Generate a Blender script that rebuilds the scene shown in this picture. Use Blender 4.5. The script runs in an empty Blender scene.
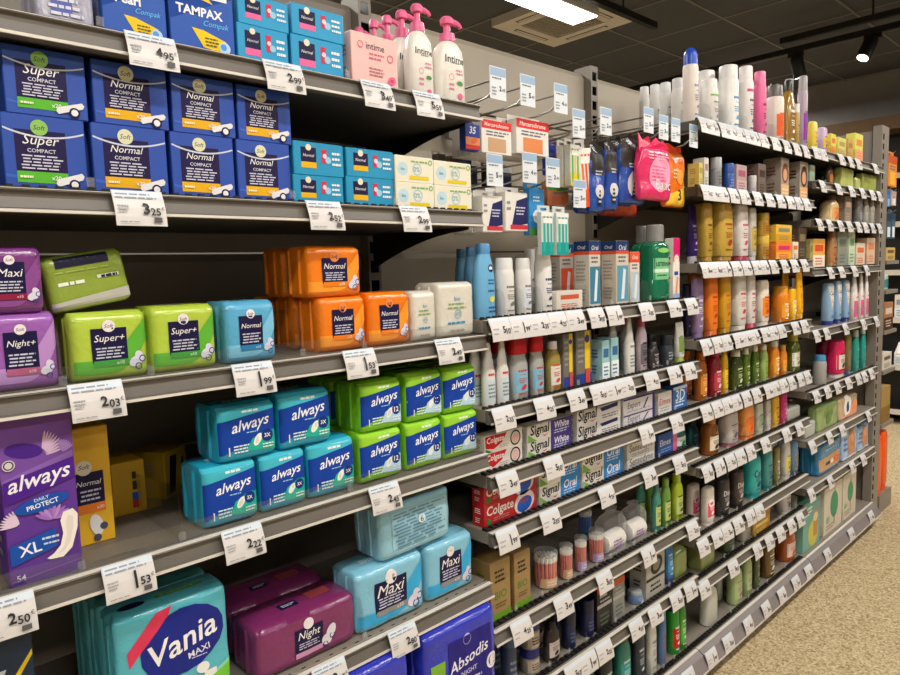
import bpy, bmesh, math, random
from mathutils import Matrix, Vector, noise

random.seed(7)
scene = bpy.context.scene
COL = scene.collection

# ------------------------------------------------------------------ camera
# world: x runs along the shelves (bays 1 m wide), y = 0 is the front of the shelves, floor z = 0
CAM_ROT = [[0.7257753, -0.6872573, -0.0304565], [0.0895891, 0.0505292, 0.9946962], [0.6820733, 0.7246545, -0.0982436]]
CAM_LOC = (-0.0907, -1.052, 1.42)
CAM_LENS = 27.2193
cam_data = bpy.data.cameras.new('camera')
cam_data.lens = CAM_LENS
cam_data.sensor_width = 36
cam_data.clip_start = 0.02
cam = bpy.data.objects.new('camera', cam_data)
COL.objects.link(cam)
_r, _u, _f = [Vector(v) for v in CAM_ROT]
_m = Matrix((_r, _u, -_f)).transposed().to_4x4()
_m.translation = Vector(CAM_LOC)
cam.matrix_world = _m
scene.camera = cam

# ------------------------------------------------------------------ world, light, exposure
world = bpy.data.worlds.new('world')
world.use_nodes = True
world.node_tree.nodes['Background'].inputs[0].default_value = (1.0, 0.93, 0.84, 1)
world.node_tree.nodes['Background'].inputs[1].default_value = 0.05
scene.world = world
vs = scene.view_settings
vs.view_transform = 'Standard'
vs.look = 'None'
vs.gamma = 1
vs.use_curve_mapping = False
vs.exposure = -0.22
AISLE_LAMPS = [(-1.3, -1.15), (0.5, -1.15), (2.3, -1.15), (4.1, -1.15), (5.7, -1.15)]   # lamps of this aisle, (x, y)
AISLE_POWER = 28.0
BACK_LAMPS = [(2.66, 1.305), (0.5, 1.305), (2.66, 3.4), (4.6, 3.4), (6.0, 1.9)]
BACK_POWER = 40.0
FILL_LAMPS = [(-1.8, -3.0), (0.2, -3.0), (2.2, -3.0), (4.2, -3.0)]      # unseen fill lamps, added behind the camera to lighten the shelf depths
FILL_POWER = 24.0
LAMP_COLOR = (1.0, 0.945, 0.88)
LAMP_Z = 2.80
CEIL_Z = 3.02


# ------------------------------------------------------------------ helpers
def lin(c):
    return c / 12.92 if c <= 0.04045 else ((c + 0.055) / 1.055) ** 2.4


def rgb(h):
    h = h or '8a8a8a'
    if len(h) == 3:
        h = ''.join(ch * 2 for ch in h)
    return tuple(lin(int(h[i:i + 2], 16) / 255) for i in (0, 2, 4)) + (1,)


MATS = {}


def mat(col, kind='plastic'):
    key = (col, kind)
    if key in MATS:
        return MATS[key]
    m = bpy.data.materials.new(kind + '_' + col)
    m.use_nodes = True
    nt = m.node_tree
    p = nt.nodes['Principled BSDF']
    c = rgb(col)
    p.inputs['Base Color'].default_value = c
    rough = {'paper': .5, 'plastic': .32, 'film': .24, 'ink': .42, 'metal': .35, 'liquid': .12, 'paint': .45, 'tag': .4, 'matte': .8}.get(kind, .4)
    p.inputs['Roughness'].default_value = rough
    if kind == 'ink':
        p.inputs['Specular IOR Level'].default_value = .22
    if kind == 'metal':
        p.inputs['Metallic'].default_value = .85
    if kind in ('plastic', 'paper', 'film', 'paint', 'matte'):
        # faint procedural unevenness of the surface colour
        tc = nt.nodes.new('ShaderNodeTexCoord')
        nz = nt.nodes.new('ShaderNodeTexNoise')
        nz.inputs['Scale'].default_value = {'film': 26, 'paint': 7}.get(kind, 18)
        nz.inputs['Detail'].default_value = 3
        nt.links.new(tc.outputs['Object'], nz.inputs['Vector'])
        mx = nt.nodes.new('ShaderNodeMix')
        mx.data_type = 'RGBA'
        mx.inputs[6].default_value = tuple(v * .9 for v in c[:3]) + (1,)
        mx.inputs[7].default_value = tuple(min(1, v * 1.07) for v in c[:3]) + (1,)
        nt.links.new(nz.outputs[0], mx.inputs[0])
        nt.links.new(mx.outputs[2], p.inputs['Base Color'])
        if kind == 'film':
            n2 = nt.nodes.new('ShaderNodeTexNoise')
            n2.inputs['Scale'].default_value = 55
            n2.inputs['Detail'].default_value = 2
            n2.inputs['Distortion'].default_value = 1.2
            nt.links.new(tc.outputs['Object'], n2.inputs['Vector'])
            b = nt.nodes.new('ShaderNodeBump')
            b.inputs['Strength'].default_value = .35
            b.inputs['Distance'].default_value = .004
            nt.links.new(n2.outputs[0], b.inputs['Height'])
            nt.links.new(b.outputs[0], p.inputs['Normal'])
            p.inputs['Coat Weight'].default_value = .35
            p.inputs['Coat Roughness'].default_value = .12
    if kind == 'liquid':
        p.inputs['Transmission Weight'].default_value = .35
        p.inputs['Coat Weight'].default_value = .5
    MATS[key] = m
    return m


def clear_mat(name, tint=(1, 1, 1, 1), gloss=.16):
    if name in MATS:
        return MATS[name]
    m = bpy.data.materials.new(name)
    m.use_nodes = True
    nt = m.node_tree
    nt.nodes.remove(nt.nodes['Principled BSDF'])
    t = nt.nodes.new('ShaderNodeBsdfTransparent')
    t.inputs[0].default_value = tint
    g = nt.nodes.new('ShaderNodeBsdfGlossy')
    g.inputs['Roughness'].default_value = .1
    lw = nt.nodes.new('ShaderNodeLayerWeight')
    lw.inputs[0].default_value = .5
    pw = nt.nodes.new('ShaderNodeMath')
    pw.operation = 'POWER'
    pw.inputs[1].default_value = 4
    nt.links.new(lw.outputs['Facing'], pw.inputs[0])
    ma = nt.nodes.new('ShaderNodeMath')
    ma.operation = 'MULTIPLY_ADD'
    ma.inputs[1].default_value = .6
    ma.inputs[2].default_value = gloss
    nt.links.new(pw.outputs[0], ma.inputs[0])
    mx = nt.nodes.new('ShaderNodeMixShader')
    nt.links.new(ma.outputs[0], mx.inputs[0])
    nt.links.new(t.outputs[0], mx.inputs[1])
    nt.links.new(g.outputs[0], mx.inputs[2])
    nt.links.new(mx.outputs[0], nt.nodes['Material Output'].inputs[0])
    MATS[name] = m
    return m


CLEAR = clear_mat('clear_plastic', (.95, .96, .96, 1), .05)
CLEAR_BAG = clear_mat('clear_bag', (.96, .96, .96, 1), .1)
_p = CLEAR_BAG.node_tree.nodes.new('ShaderNodeBsdfPrincipled')      # slightly milky film
_p.inputs['Base Color'].default_value = (.85, .85, .84, 1)
_p.inputs['Roughness'].default_value = .2
_ms = [n for n in CLEAR_BAG.node_tree.nodes if n.type == 'MIX_SHADER'][0]
CLEAR_BAG.node_tree.links.new(_p.outputs[0], _ms.inputs[2])


def emit_mat(name, col, strength):
    m = bpy.data.materials.new(name)
    m.use_nodes = True
    p = m.node_tree.nodes['Principled BSDF']
    p.inputs['Base Color'].default_value = col
    p.inputs['Emission Color'].default_value = col
    p.inputs['Emission Strength'].default_value = strength
    return m


def link(o, parent=None):
    COL.objects.link(o)
    if parent is not None:
        o.parent = parent
    return o


def empty(name, loc=(0, 0, 0), rz=0):
    o = bpy.data.objects.new(name, None)
    o.empty_display_size = .05
    o.location = loc
    o.rotation_euler = (0, 0, rz)
    return link(o)


def tag(o, label=None, cat=None, group=None, kind=None):
    if label:
        o['label'] = label
    if cat:
        o['category'] = cat
    if group:
        o['group'] = group
    if kind:
        o['kind'] = kind
    return o


def copy_tree(o, parent=None):
    c = o.copy()
    COL.objects.link(c)
    c.parent = parent
    for ch in o.children:
        copy_tree(ch, c)
    return c


class MB:
    """collects faces with materials, builds one mesh object"""

    def __init__(self):
        self.v, self.f, self.m, self.mats = [], [], [], []

    def mi(self, m):
        if m not in self.mats:
            self.mats.append(m)
        return self.mats.index(m)

    def add(self, verts, faces, m):
        k = len(self.v)
        i = self.mi(m)
        self.v += [tuple(v) for v in verts]
        for f in faces:
            self.f.append([k + a for a in f])
            self.m.append(i)
        return self

    def box(self, x0, x1, y0, y1, z0, z1, m):
        vs_ = [(x, y, z) for x in (x0, x1) for y in (y0, y1) for z in (z0, z1)]
        return self.add(vs_, [(0, 1, 3, 2), (4, 6, 7, 5), (0, 4, 5, 1), (2, 3, 7, 6), (0, 2, 6, 4), (1, 5, 7, 3)], m)

    def prism_x(self, prof, x0, x1, m):
        """closed (y,z) outline extruded along x"""
        n = len(prof)
        vs_ = [(x0, y, z) for y, z in prof] + [(x1, y, z) for y, z in prof]
        fs = [(i, (i + 1) % n, n + (i + 1) % n, n + i) for i in range(n)]
        fs += [tuple(range(n - 1, -1, -1)), tuple(range(n, 2 * n))]
        return self.add(vs_, fs, m)

    def tube(self, pts, r, m, n=6, closed_ends=True):
        rings = []
        for i, p in enumerate(pts):
            p = Vector(p)
            d = (Vector(pts[min(i + 1, len(pts) - 1)]) - Vector(pts[max(i - 1, 0)])).normalized()
            a = d.cross(Vector((0, 0, 1)))
            if a.length < .05:
                a = d.cross(Vector((1, 0, 0)))
            a.normalize()
            b = d.cross(a)
            rr = r[i] if isinstance(r, (list, tuple)) else r
            rings.append([p + rr * (math.cos(t) * a + math.sin(t) * b) for t in [2 * math.pi * k / n for k in range(n)]])
        vs_ = [v for ring in rings for v in ring]
        fs = []
        for i in range(len(pts) - 1):
            for k in range(n):
                fs.append((i * n + k, i * n + (k + 1) % n, (i + 1) * n + (k + 1) % n, (i + 1) * n + k))
        fs += [tuple(range(n - 1, -1, -1)), tuple(range((len(pts) - 1) * n, len(pts) * n))]
        return self.add(vs_, fs, m)

    def mesh(self, name, smooth=None, bevel=0):
        me = bpy.data.meshes.new(name)
        me.from_pydata(self.v, [], self.f)
        for m in self.mats:
            me.materials.append(m)
        me.polygons.foreach_set('material_index', self.m)
        me.update()
        bm = bmesh.new()
        bm.from_mesh(me)
        bmesh.ops.recalc_face_normals(bm, faces=bm.faces)
        if bevel:
            bmesh.ops.bevel(bm, geom=list(bm.edges), offset=bevel, segments=1, affect='EDGES', clamp_overlap=True)
        if smooth is not None:
            for f in bm.faces:
                f.smooth = True
            for e in bm.edges:
                if len(e.link_faces) == 2 and e.calc_face_angle(0) > smooth:
                    e.smooth = False
        bm.to_mesh(me)
        bm.free()
        return me

    def build(self, name, parent=None, smooth=None, bevel=0, loc=(0, 0, 0)):
        o = bpy.data.objects.new(name, self.mesh(name, smooth, bevel))
        o.location = loc
        return link(o, parent)


# ------------------------------------------------------------------ lettering
TEXTS = {}


def text2d(s, shear=0.0, bold=0.0):
    """triangles of a word in the plane, centred, width 1 -> (verts, faces, height/width)"""
    key = (s, shear, bold)
    if key in TEXTS:
        return TEXTS[key]
    cu = bpy.data.curves.new('lettering', 'FONT')
    cu.body = s
    cu.shear = shear
    cu.offset = bold
    cu.resolution_u = 2
    ob = bpy.data.objects.new('lettering', cu)
    COL.objects.link(ob)
    bpy.context.view_layer.update()
    me = bpy.data.meshes.new_from_object(ob.evaluated_get(bpy.context.evaluated_depsgraph_get()))
    vv = [(v.co.x, v.co.y) for v in me.vertices]
    ff = [tuple(p.vertices) for p in me.polygons]
    bpy.data.objects.remove(ob)
    bpy.data.meshes.remove(me)
    bpy.data.curves.remove(cu)
    x0, x1 = min(v[0] for v in vv), max(v[0] for v in vv)
    y0, y1 = min(v[1] for v in vv), max(v[1] for v in vv)
    w = x1 - x0
    vv = [((x - (x0 + x1) / 2) / w, (y - (y0 + y1) / 2) / w) for x, y in vv]
    TEXTS[key] = (vv, ff, (y1 - y0) / w)
    return TEXTS[key]


def rot2(pts, a):
    c, s = math.cos(a), math.sin(a)
    return [(x * c - y * s, x * s + y * c) for x, y in pts]


def print_shapes(ops, w, h):
    """ops in face units (x -1..1, z 0..1) -> list of (verts, faces, material) in metres"""
    out = []
    for op in ops:
        k = op[0]
        if k == 'r':                                   # rectangle
            _, x0, z0, x1, z1, c = op
            a = [(x0 * w / 2, z0 * h), (x1 * w / 2, z0 * h), (x1 * w / 2, z1 * h), (x0 * w / 2, z1 * h)]
            out.append((a, [(0, 1, 2, 3)], c))
        elif k == 'p':                                 # polygon
            a = [(x * w / 2, z * h) for x, z in op[1]]
            out.append((a, [tuple(range(len(a)))], op[2]))
        elif k == 'e':                                 # ellipse, radii as share of width, angle
            _, x, z, ra, rb, ang, c = op
            a = rot2([(ra * w * math.cos(t), rb * w * math.sin(t)) for t in [2 * math.pi * i / 18 for i in range(18)]], ang)
            a = [(p[0] + x * w / 2, p[1] + z * h) for p in a]
            out.append((a, [tuple(range(18))], c))
        elif k == 'o':                                 # ring
            _, x, z, ra, rb, c = op
            a = []
            for i in range(18):
                t = 2 * math.pi * i / 18
                a += [(x * w / 2 + ra * w * math.cos(t), z * h + ra * w * math.sin(t)), (x * w / 2 + rb * w * math.cos(t), z * h + rb * w * math.sin(t))]
            out.append((a, [(2 * i, (2 * i + 2) % 36, (2 * i + 3) % 36, 2 * i + 1) for i in range(18)], c))
        elif k == 't':                                 # word: x, z, width share, colour, shear, bold, angle
            _, s, x, z, ws, c = op[:6]
            sh = op[6] if len(op) > 6 else 0
            bo = op[7] if len(op) > 7 else 0
            an = op[8] if len(op) > 8 else 0
            if not s:
                continue
            vv, ff, _a = text2d(s, sh, bo)
            a = rot2([(p[0] * ws * w, p[1] * ws * w) for p in vv], an)
            out.append(([(p[0] + x * w / 2, p[1] + z * h) for p in a], ff, c))
        elif k == 'l':                                 # lines of fine print
            _, x0, x1, z0, z1, n, c = op
            rr = random.Random(n * 17 + int(abs(z0) * 100))
            for i in range(n):
                zc = z1 - (z1 - z0) * (i + .5) / n
                hh = (z1 - z0) / n * .22
                x = x0 + (x1 - x0) * rr.uniform(0, .08)
                xe = x1 - (x1 - x0) * rr.uniform(0, .25)
                while x < xe:
                    e = min(xe, x + (x1 - x0) * rr.uniform(.12, .3))
                    out.append(([(x * w / 2, (zc - hh) * h), (e * w / 2, (zc - hh) * h), (e * w / 2, (zc + hh) * h), (x * w / 2, (zc + hh) * h)], [(0, 1, 2, 3)], c))
                    x = e + (x1 - x0) * .04
        elif k == 'w':                                 # band between two curves z = lo(x), hi(x)
            _, lo, hi, c = op
            n = 14
            xs = [-.97 + 1.94 * i / n for i in range(n + 1)]
            a = [(x * w / 2, lo(x) * h) for x in xs] + [(x * w / 2, hi(x) * h) for x in xs]
            out.append((a, [(i, i + 1, n + 2 + i, n + 1 + i) for i in range(n)], c))
    return out


def print_part(name, ops, w, h, surf, maxlen, parent, ink='ink', lift=.00035):
    """flat print laid on a surface: surf(x, z, offset) -> 3d point"""
    mb = MB()
    for i, (vv, ff, c) in enumerate(print_shapes(ops, w, h)):
        off = lift + .00006 * i
        if maxlen:
            bm = bmesh.new()
            bvs = [bm.verts.new((p[0], p[1], 0)) for p in vv]
            for f in ff:
                try:
                    bm.faces.new([bvs[a] for a in f])
                except ValueError:
                    pass
            for _ in range(5):
                es = [e for e in bm.edges if e.calc_length() > maxlen]
                if not es:
                    break
                bmesh.ops.subdivide_edges(bm, edges=es, cuts=1)
                bmesh.ops.triangulate(bm, faces=[f for f in bm.faces if len(f.verts) > 3])
            bm.verts.index_update()
            vv = [(v.co.x, v.co.y) for v in bm.verts]
            ff = [tuple(v.index for v in f.verts) for f in bm.faces]
            bm.free()
        mb.add([surf(x, z, off) for x, z in vv], ff, c if not isinstance(c, str) else mat(c, ink))
    if not mb.v:
        return None
    me = bpy.data.meshes.new(name)
    me.from_pydata(mb.v, [], mb.f)
    for m in mb.mats:
        me.materials.append(m)
    me.polygons.foreach_set('material_index', mb.m)
    me.update()
    return link(bpy.data.objects.new(name, me), parent)


# ------------------------------------------------------------------ lofted bodies
def sq_ring(n):
    """points round the unit square, evenly"""
    out = []
    per = n // 4
    for i in range(per):
        out.append((-1 + 2 * i / per, -1))
    for i in range(per):
        out.append((1, -1 + 2 * i / per))
    for i in range(per):
        out.append((1 - 2 * i / per, 1))
    for i in range(per):
        out.append((-1, 1 - 2 * i / per))
    return out


class Loft:
    """rows (z, half width, half depth, roundness); wr = soft wrinkle amplitude"""

    def __init__(self, rows, wr=0, seed=0):
        self.rows, self.wr, self.seed = rows, wr, seed

    def at(self, z):
        r = self.rows
        if z <= r[0][0]:
            return r[0][1:]
        for a, b in zip(r, r[1:]):
            if z <= b[0]:
                t = (z - a[0]) / max(1e-6, b[0] - a[0])
                return tuple(a[i] + (b[i] - a[i]) * t for i in (1, 2, 3))
        return r[-1][1:]

    def bump(self, x, z):
        if not self.wr:
            return 0
        return self.wr * noise.noise(Vector((x * 22 + self.seed * 3.1, z * 26, self.seed))) + .5 * self.wr * noise.noise(Vector((x * 60, z * 14 + self.seed, 4.2)))

    def front(self, x, z, off=0):
        a, b, e = self.at(z)
        q = min(.985, abs(x) / a)
        x = math.copysign(q * a, x)
        return (x, -b * (1 - q ** e) ** (1 / e) - self.bump(x, z) - off, z)

    def add(self, mb, m, seg=24, m_of=None):
        ring = sq_ring(seg)
        n = len(ring)
        vs_ = []
        for z, a, b, e in self.rows:
            for px, py in ring:
                s = (abs(px) ** e + abs(py) ** e) ** (-1 / e)
                x, y = px * s * a, py * s * b
                if self.wr:
                    if y < 0:
                        y -= self.bump(x, z) * min(1, -y / b * 1.6)
                    if x < 0:
                        x += 1.1 * self.wr * noise.noise(Vector((y * 60 + self.seed, z * 18, 9.1))) * min(1, -x / a)
                vs_.append((x, y, z))
        k = len(self.rows)
        for i in range(k - 1):
            mm = m_of(i) if m_of else m
            mb.add([], [], mm)
        base = len(mb.v)
        mb.v += vs_
        for i in range(k - 1):
            mi = mb.mi(m_of(i) if m_of else m)
            for j in range(n):
                mb.f.append([base + i * n + j, base + i * n + (j + 1) % n, base + (i + 1) * n + (j + 1) % n, base + (i + 1) * n + j])
                mb.m.append(mi)
        mb.f.append([base + j for j in range(n - 1, -1, -1)])
        mb.m.append(mb.mi(m_of(0) if m_of else m))
        mb.f.append([base + (k - 1) * n + j for j in range(n)])
        mb.m.append(mb.mi(m_of(k - 2) if m_of else m))
        return mb


def lerp_rows(rows, step):
    out = []
    for a, b in zip(rows, rows[1:]):
        n = max(1, int((b[0] - a[0]) / step))
        for i in range(n):
            t = i / n
            out.append(tuple(a[j] + (b[j] - a[j]) * t for j in range(4)))
    out.append(rows[-1])
    return out


SMOOTH = math.radians(38)
WHITE = 'ece9e4'
NAVY = '19143f'


# ------------------------------------------------------------------ what is printed on each pack
def print_ops(look, b, c, l, k, t):
    W = WHITE
    if look == 'soft':
        return [('w', lambda x: .12 + .05 * x * x, lambda x: .16 + .05 * x * x, '3a66c4'),
                ('r', -.72, .2, .5, .8, '221a46'), ('r', -.72, .1, .5, .25, k),
                ('w', lambda x: .80 - .1 * (1 - x * x), lambda x: .825 - .1 * (1 - x * x), 'c9cfe2'),
                ('e', -.12, .84, .105, .105, 0, 'd8d8b4' if t == 'Normal' else '8fc060'), ('t', 'Soft', -.12, .84, .15, '1d1840', .3),
                ('t', t, -.1, .655, .44, W, .3), ('t', 'COMPACT', -.1, .53, .34, 'd8d6e0', 0, .01),
                ('l', -.62, .44, .27, .48, 5, 'cfcde0'), ('t', 'x20', .2, .175, .12, W, 0, .01), ('l', -.66, -.35, .14, .21, 1, 'f0eccc'),
                ('p', [(.18, .1), (.24, .06), (.86, .17), (.9, .22), (.84, .26), (.22, .16)], 'e2e0e2'), ('e', .64, .1, .07, .07, 0, '1d1840'), ('e', .64, .1, .045, .045, 0, 'e6e4e6')]
    if look == 'tampax':
        return [('w', lambda x: .55 + .2 * x, lambda x: 1.0, '0a3f98'), ('p', [(-.35, .3), (.0, .29), (.72, .2), (.62, .05), (-.02, .09)], 'f0c818'),
                ('p', [(-.3, .8), (.0, .76), (.35, .62), (-.1, .66)], 'f0c818'), ('p', [(.2, .8), (.8, .77), (.8, .68), (.3, .68)], 'e8e8ea'),
                ('t', t or 'Pearl', -.08 if t else -.2, .5, .72 if t else .4, 'f2f2f4', 0, .03), ('t', 'Compak', .42, .37, .4, '6ac0f4', .3),
                ('e', .66, .12, .09, .09, 0, 'b4d4f4'), ('e', .62, .13, .05, .05, 0, '5a9ae0'), ('l', .02, .5, .1, .22, 3, '5a5a3a')]
    if look == 'teal':
        return [('r', -.72, .22, -.12, .84, '1d1840'), ('r', -.72, .22, -.12, .4, k), ('e', -.42, .84, .055, .055, 0, 'e6dcc0'),
                ('t', 'Normal', -.42, .6, .22, W, .25), ('r', .1, .4, .3, .82, 'd03048'), ('e', .36, .5, .06, .06, 0, '9ac8e4'), ('e', .22, .62, .04, .04, 0, 'f0d0d8'),
                ('l', .5, .9, .3, .8, 3, 'e8f2f6')]
    if look == 'intime':
        return [('t', 'intime', .02, .78, .4, '4a3a5a', 0, .01), ('l', -.3, .4, .52, .68, 2, 'd06a88'), ('o', -.62, .78, .06, .045, 'd86a8a'), ('o', .66, .62, .07, .05, 'd86a8a'),
                ('l', -.3, .4, .22, .4, 3, 'b87a80'), ('e', .7, .2, .09, .07, .4, 'e8608c'), ('e', .7, .2, .04, .03, 0, 'c83a6a')]
    if look == 'cream':
        return [('e', -.62, .5, .13, .13, 0, 'bcd8e2'), ('t', '0%', .1, .52, .16, '4a9ab8'), ('o', .12, .52, .12, .1, '9cc8d8'), ('r', -.3, .12, .72, .26, 'e0c41c'),
                ('l', -.2, .7, .74, .88, 1, '8ab05a'), ('o', .82, .82, .05, .035, '5a9a4a'), ('t', 'bio', -.62, .5, .1, '3a7a9a')]
    if look in ('softpk', 'softpk2'):
        o = [('w', lambda x: .1 + .5 * max(0, x) ** 2, lambda x: .3 + .62 * max(0, x), {'b4cc45': '5fb038', '9a5cb0': 'b88ac8', '58abd2': '7cc2e0', 'f07d10': 'f59a30', '7fc0d8': '3aa8d8', '7a3a80': '8a4a90'}.get(b, b)),
             ('r', -.52, .26, .42, .76, NAVY), ('e', -.04, .79, .085, .085, 0, 'e8e0e0' if b != 'f07d10' else 'e88a4a'), ('t', 'Soft', -.04, .79, .12, NAVY, .3),
             ('t', t, -.04, .6, .4, W, .25), ('l', -.44, .36, .31, .49, 4, 'c8c8dc'), ('r', -.5, .2, .42, .29, k), ('t', 'x10', .2, .245, .1, W),
             ('e', .62, .24, .1, .07, .5, 'd8d4e4'), ('e', .72, .3, .06, .09, .3, 'd8d4e4'), ('o', .68, .16, .05, .035, '2a3a80'), ('o', .8, .27, .05, .035, '2a3a80')]
        return o
    if look == 'plainpk':
        return [('r', -.5, .3, .2, .8, '5a66b0'), ('l', -.6, .6, .2, .9, 4, 'd8d8e6')]
    if look == 'tipped':
        return [('r', -.7, .78, .6, .96, '23233a'), ('l', -.75, .1, .42, .56, 1, 'e6ead8'), ('l', .2, .8, .46, .6, 1, 'dfe6d0'), ('l', .3, .8, .47, .58, 1, '2a2a44'), ('l', -.8, .8, .68, .72, 1, 'a8b860'),
                ('w', lambda x: .03, lambda x: .22 + .05 * x, 'b8b6ae')]
    if look == 'white':
        return [('t', 'bio', 0, .7, .16, '3a8ab8'), ('l', -.6, .6, .5, .64, 2, '8aa868'), ('o', 0, .42, .1, .08, '8ab8cc'), ('t', '0%', 0, .42, .12, '5a8aa8'), ('l', -.6, .5, .22, .3, 1, '2a90c0'), ('l', -.5, .6, .08, .16, 1, 'a8a298')]
    if look == 'always_xl':
        ops = [('r', -1, .62, 1, 1, '7a4fa4'), ('w', lambda x: .62 - .03 * (1 - x), lambda x: .70 + .06 * x, '8e66b4'),
               ('e', -.35, .8, .26, .12, -.2, '4a2488')]
        for i in range(9):
            a = .25 + i * .14
            ops.append(('e', .12 + .36 * math.cos(a) * 1.1, .74 + .1 * math.sin(a) * 1.1, .14, .016, a, 'd8b8d8'))
        for i in range(7):
            a = .5 + i * .2
            ops.append(('e', .66 + .2 * math.cos(a), .75 + .05 * math.sin(a), .09, .02, a, 'a984c6'))
        for i in range(8):
            a = 1.9 + i * .18
            ops.append(('e', -.62 + .3 * math.cos(a), .37 + .05 * math.sin(a), .12, .018, a, 'dcc4dc'))
        for i in range(9):
            a = .2 + i * .3
            ops.append(('e', .25 + .3 * math.cos(a), .36 + .045 * math.sin(a), .12, .028, a, ('b48acc', 'a878c4', '9a68ba')[i % 3]))
        ops += [('e', -.78, .73, .085, .085, 0, 'd8d2cc'), ('o', -.78, .73, .07, .05, '4a3a5a'),
                ('w', lambda x: .545 + .05 * x, lambda x: .675 + .045 * x, '4c1f8a'),
                ('t', 'always', 0, .615, .88, 'f0ecf2', .35, .012, .14),
                ('e', 0, .47, .38, .115, .14, '1a4fa8'), ('t', 'DAILY', 0, .50, .2, 'dfe8f4', 0, 0, .14), ('t', 'PROTECT', .02, .465, .44, 'f0f2f6', 0, .015, .14)]
        ops += [('p', [(-.95, .13), (.3, .19), (.3, .305), (-.95, .25)], '1a4fa8'), ('t', 'XL', -.42, .215, .3, 'eef0f6', 0, .01, .1), ('l', -.1, .4, .24, .27, 1, 'c8d4ec'), ('l', -.08, .42, .21, .235, 1, 'c8d4ec'),
                ('p', [(.0, .13), (.1, .12), (.45, .115), (.72, .16), (.92, .28), (.95, .36), (.82, .4), (.55, .39), (.45, .34), (.5, .26), (.4, .19), (.2, .15)], 'f0e8de'),
                ('p', [(.3, .14), (.5, .15), (.68, .2), (.8, .29), (.82, .35), (.68, .365), (.6, .33), (.6, .25), (.5, .18)], 'e2d8d2'),
                ('t', '54', -.72, .055, .12, 'e8e0f0', 0, .01), ('w', lambda x: .055 + .02 * x, lambda x: .06 + .02 * x, '8a62b0')]
        return ops
    if look == 'yellow':
        return [('r', -1, .34, .62, .62, NAVY), ('r', -1, .27, .62, .35, 'e07a2a'), ('e', -.3, .66, .2, .2, 0, 'e0d8c0'), ('t', 'Soft', -.3, .67, .28, '2a2450', .3),
                ('t', t, -.12, .53, .62, W, .25), ('l', -.6, .5, .37, .48, 3, 'c8c8dc'), ('t', 'x30', .36, .31, .18, W), ('e', .1, .16, .16, .3, .2, 'e4e0dc'), ('e', .45, .14, .1, .1, 0, '4a4a66'), ('e', .1, .05, .1, .1, 0, '4a4a66')]
    if look == 'yellow2':
        return [('r', .15, .1, .5, .4, '2a5ab0'), ('r', .15, .1, .5, .25, 'b8322c'), ('r', .2, .45, .45, .62, '3a3226'), ('r', .2, .66, .45, .8, '3a3226')]
    if look == 'yellow3':
        return [('p', [(-.7, .1), (-.2, .1), (.1, .9), (-.5, .9)], '1e1c22'), ('p', [(.3, .1), (.5, .1), (.7, .8), (.5, .8)], '1e1c22')]
    if look in ('always_teal', 'always_green'):
        te = look == 'always_teal'
        up = '45b8cc' if te else '9ad43a'
        lo = '22b09a' if te else '8ed032'
        return [('w', lambda x: .80 + .06 * x, lambda x: .985, up), ('l', -.2, .45, .83, .92, 1, 'e6efe6'),
                ('w', lambda x: .40 - .1 * (1 - x) * (x < 9) + .07 * x, lambda x: .80 + .07 * x, '1240a0'),
                ('p', [(-.1, .16), (.95, .1), (.97, .46), (.6, .48), (.1, .36)], lo if te else 'b8d8ea'),
                ('t', 'always', .08, .62, .66, 'f2f4f8', .35, .01, .12), ('l', -.1, .4, .47, .51, 1, '9cd0f0'),
                ('e', .3, .33, .11, .06, 1.0, 'eef0e6'), ('e', .3, .33, .07, .03, 1.0, 'd8dcd6'), ('e', .64, .38, .105, .105, 0, '16327c'), ('t', '3X' if te else '12', .64, .38, .11, W, 0, .02),
                ('t', '1', -.68, .2, .02, W), ('l', -.55, .02, .14, .3, 3, 'dff0f0'), ('l', .45, .9, .15, .25, 2, 'e6f4f4')]
    if look == 'vania':
        return [('w', lambda x: .06 + .1 * x * x, lambda x: .26 + .12 * x * x, '8ad0b4'), ('p', [(.1, .03), (.9, .08), (.95, .2), (.6, .16)], '74c83c'),
                ('e', .14, .66, .38, .3, .25, '1f2a86'), ('p', [(-.8, .6), (-.1, .9), (-.02, .97), (-.3, .96), (-.82, .72)], 'd83a5a'),
                ('t', 'Vania', .14, .67, .6, 'f2f0ee', .25, .012, .22), ('t', 'MAXI', .4, .53, .2, 'e4e4f0', 0, .01, .15), ('l', .25, .6, .475, .495, 1, 'c8c8e4'),
                ('r', .46, .14, .7, .34, 'e2e4dc'), ('e', .45, .38, .06, .05, 0, 'e8e8e4'), ('p', [(.1, .1), (.95, .2), (.97, .34), (.5, .26)], '74c83c')]
    if look == 'night':
        return [('r', -.3, .24, .26, .72, NAVY), ('e', -.02, .78, .05, .05, 0, 'e8dde0'), ('t', 'Night', -.02, .56, .22, W, .25), ('l', -.24, .22, .3, .44, 3, 'c8c0d8'), ('r', -.3, .16, .26, .26, 'c890b0'),
                ('e', .42, .44, .045, .07, -.4, 'dcd8e0'), ('e', .33, .3, .05, .05, 0, 'dcd8e0'), ('o', .44, .34, .028, .018, '3a2a60'), ('o', .3, .2, .028, .018, '3a2a60')]
    if look == 'back':
        ops = [('r', -.7, .16, .85, .84, '9cc8d8')]
        ops += [('l', -.68, .83, .17, .83, 11, '5f8ba4'), ('e', .1, .58, .05, .05, 0, 'd8e8ee'), ('t', '6', .1, .58, .04, '3a5a70')]
        return ops
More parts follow.
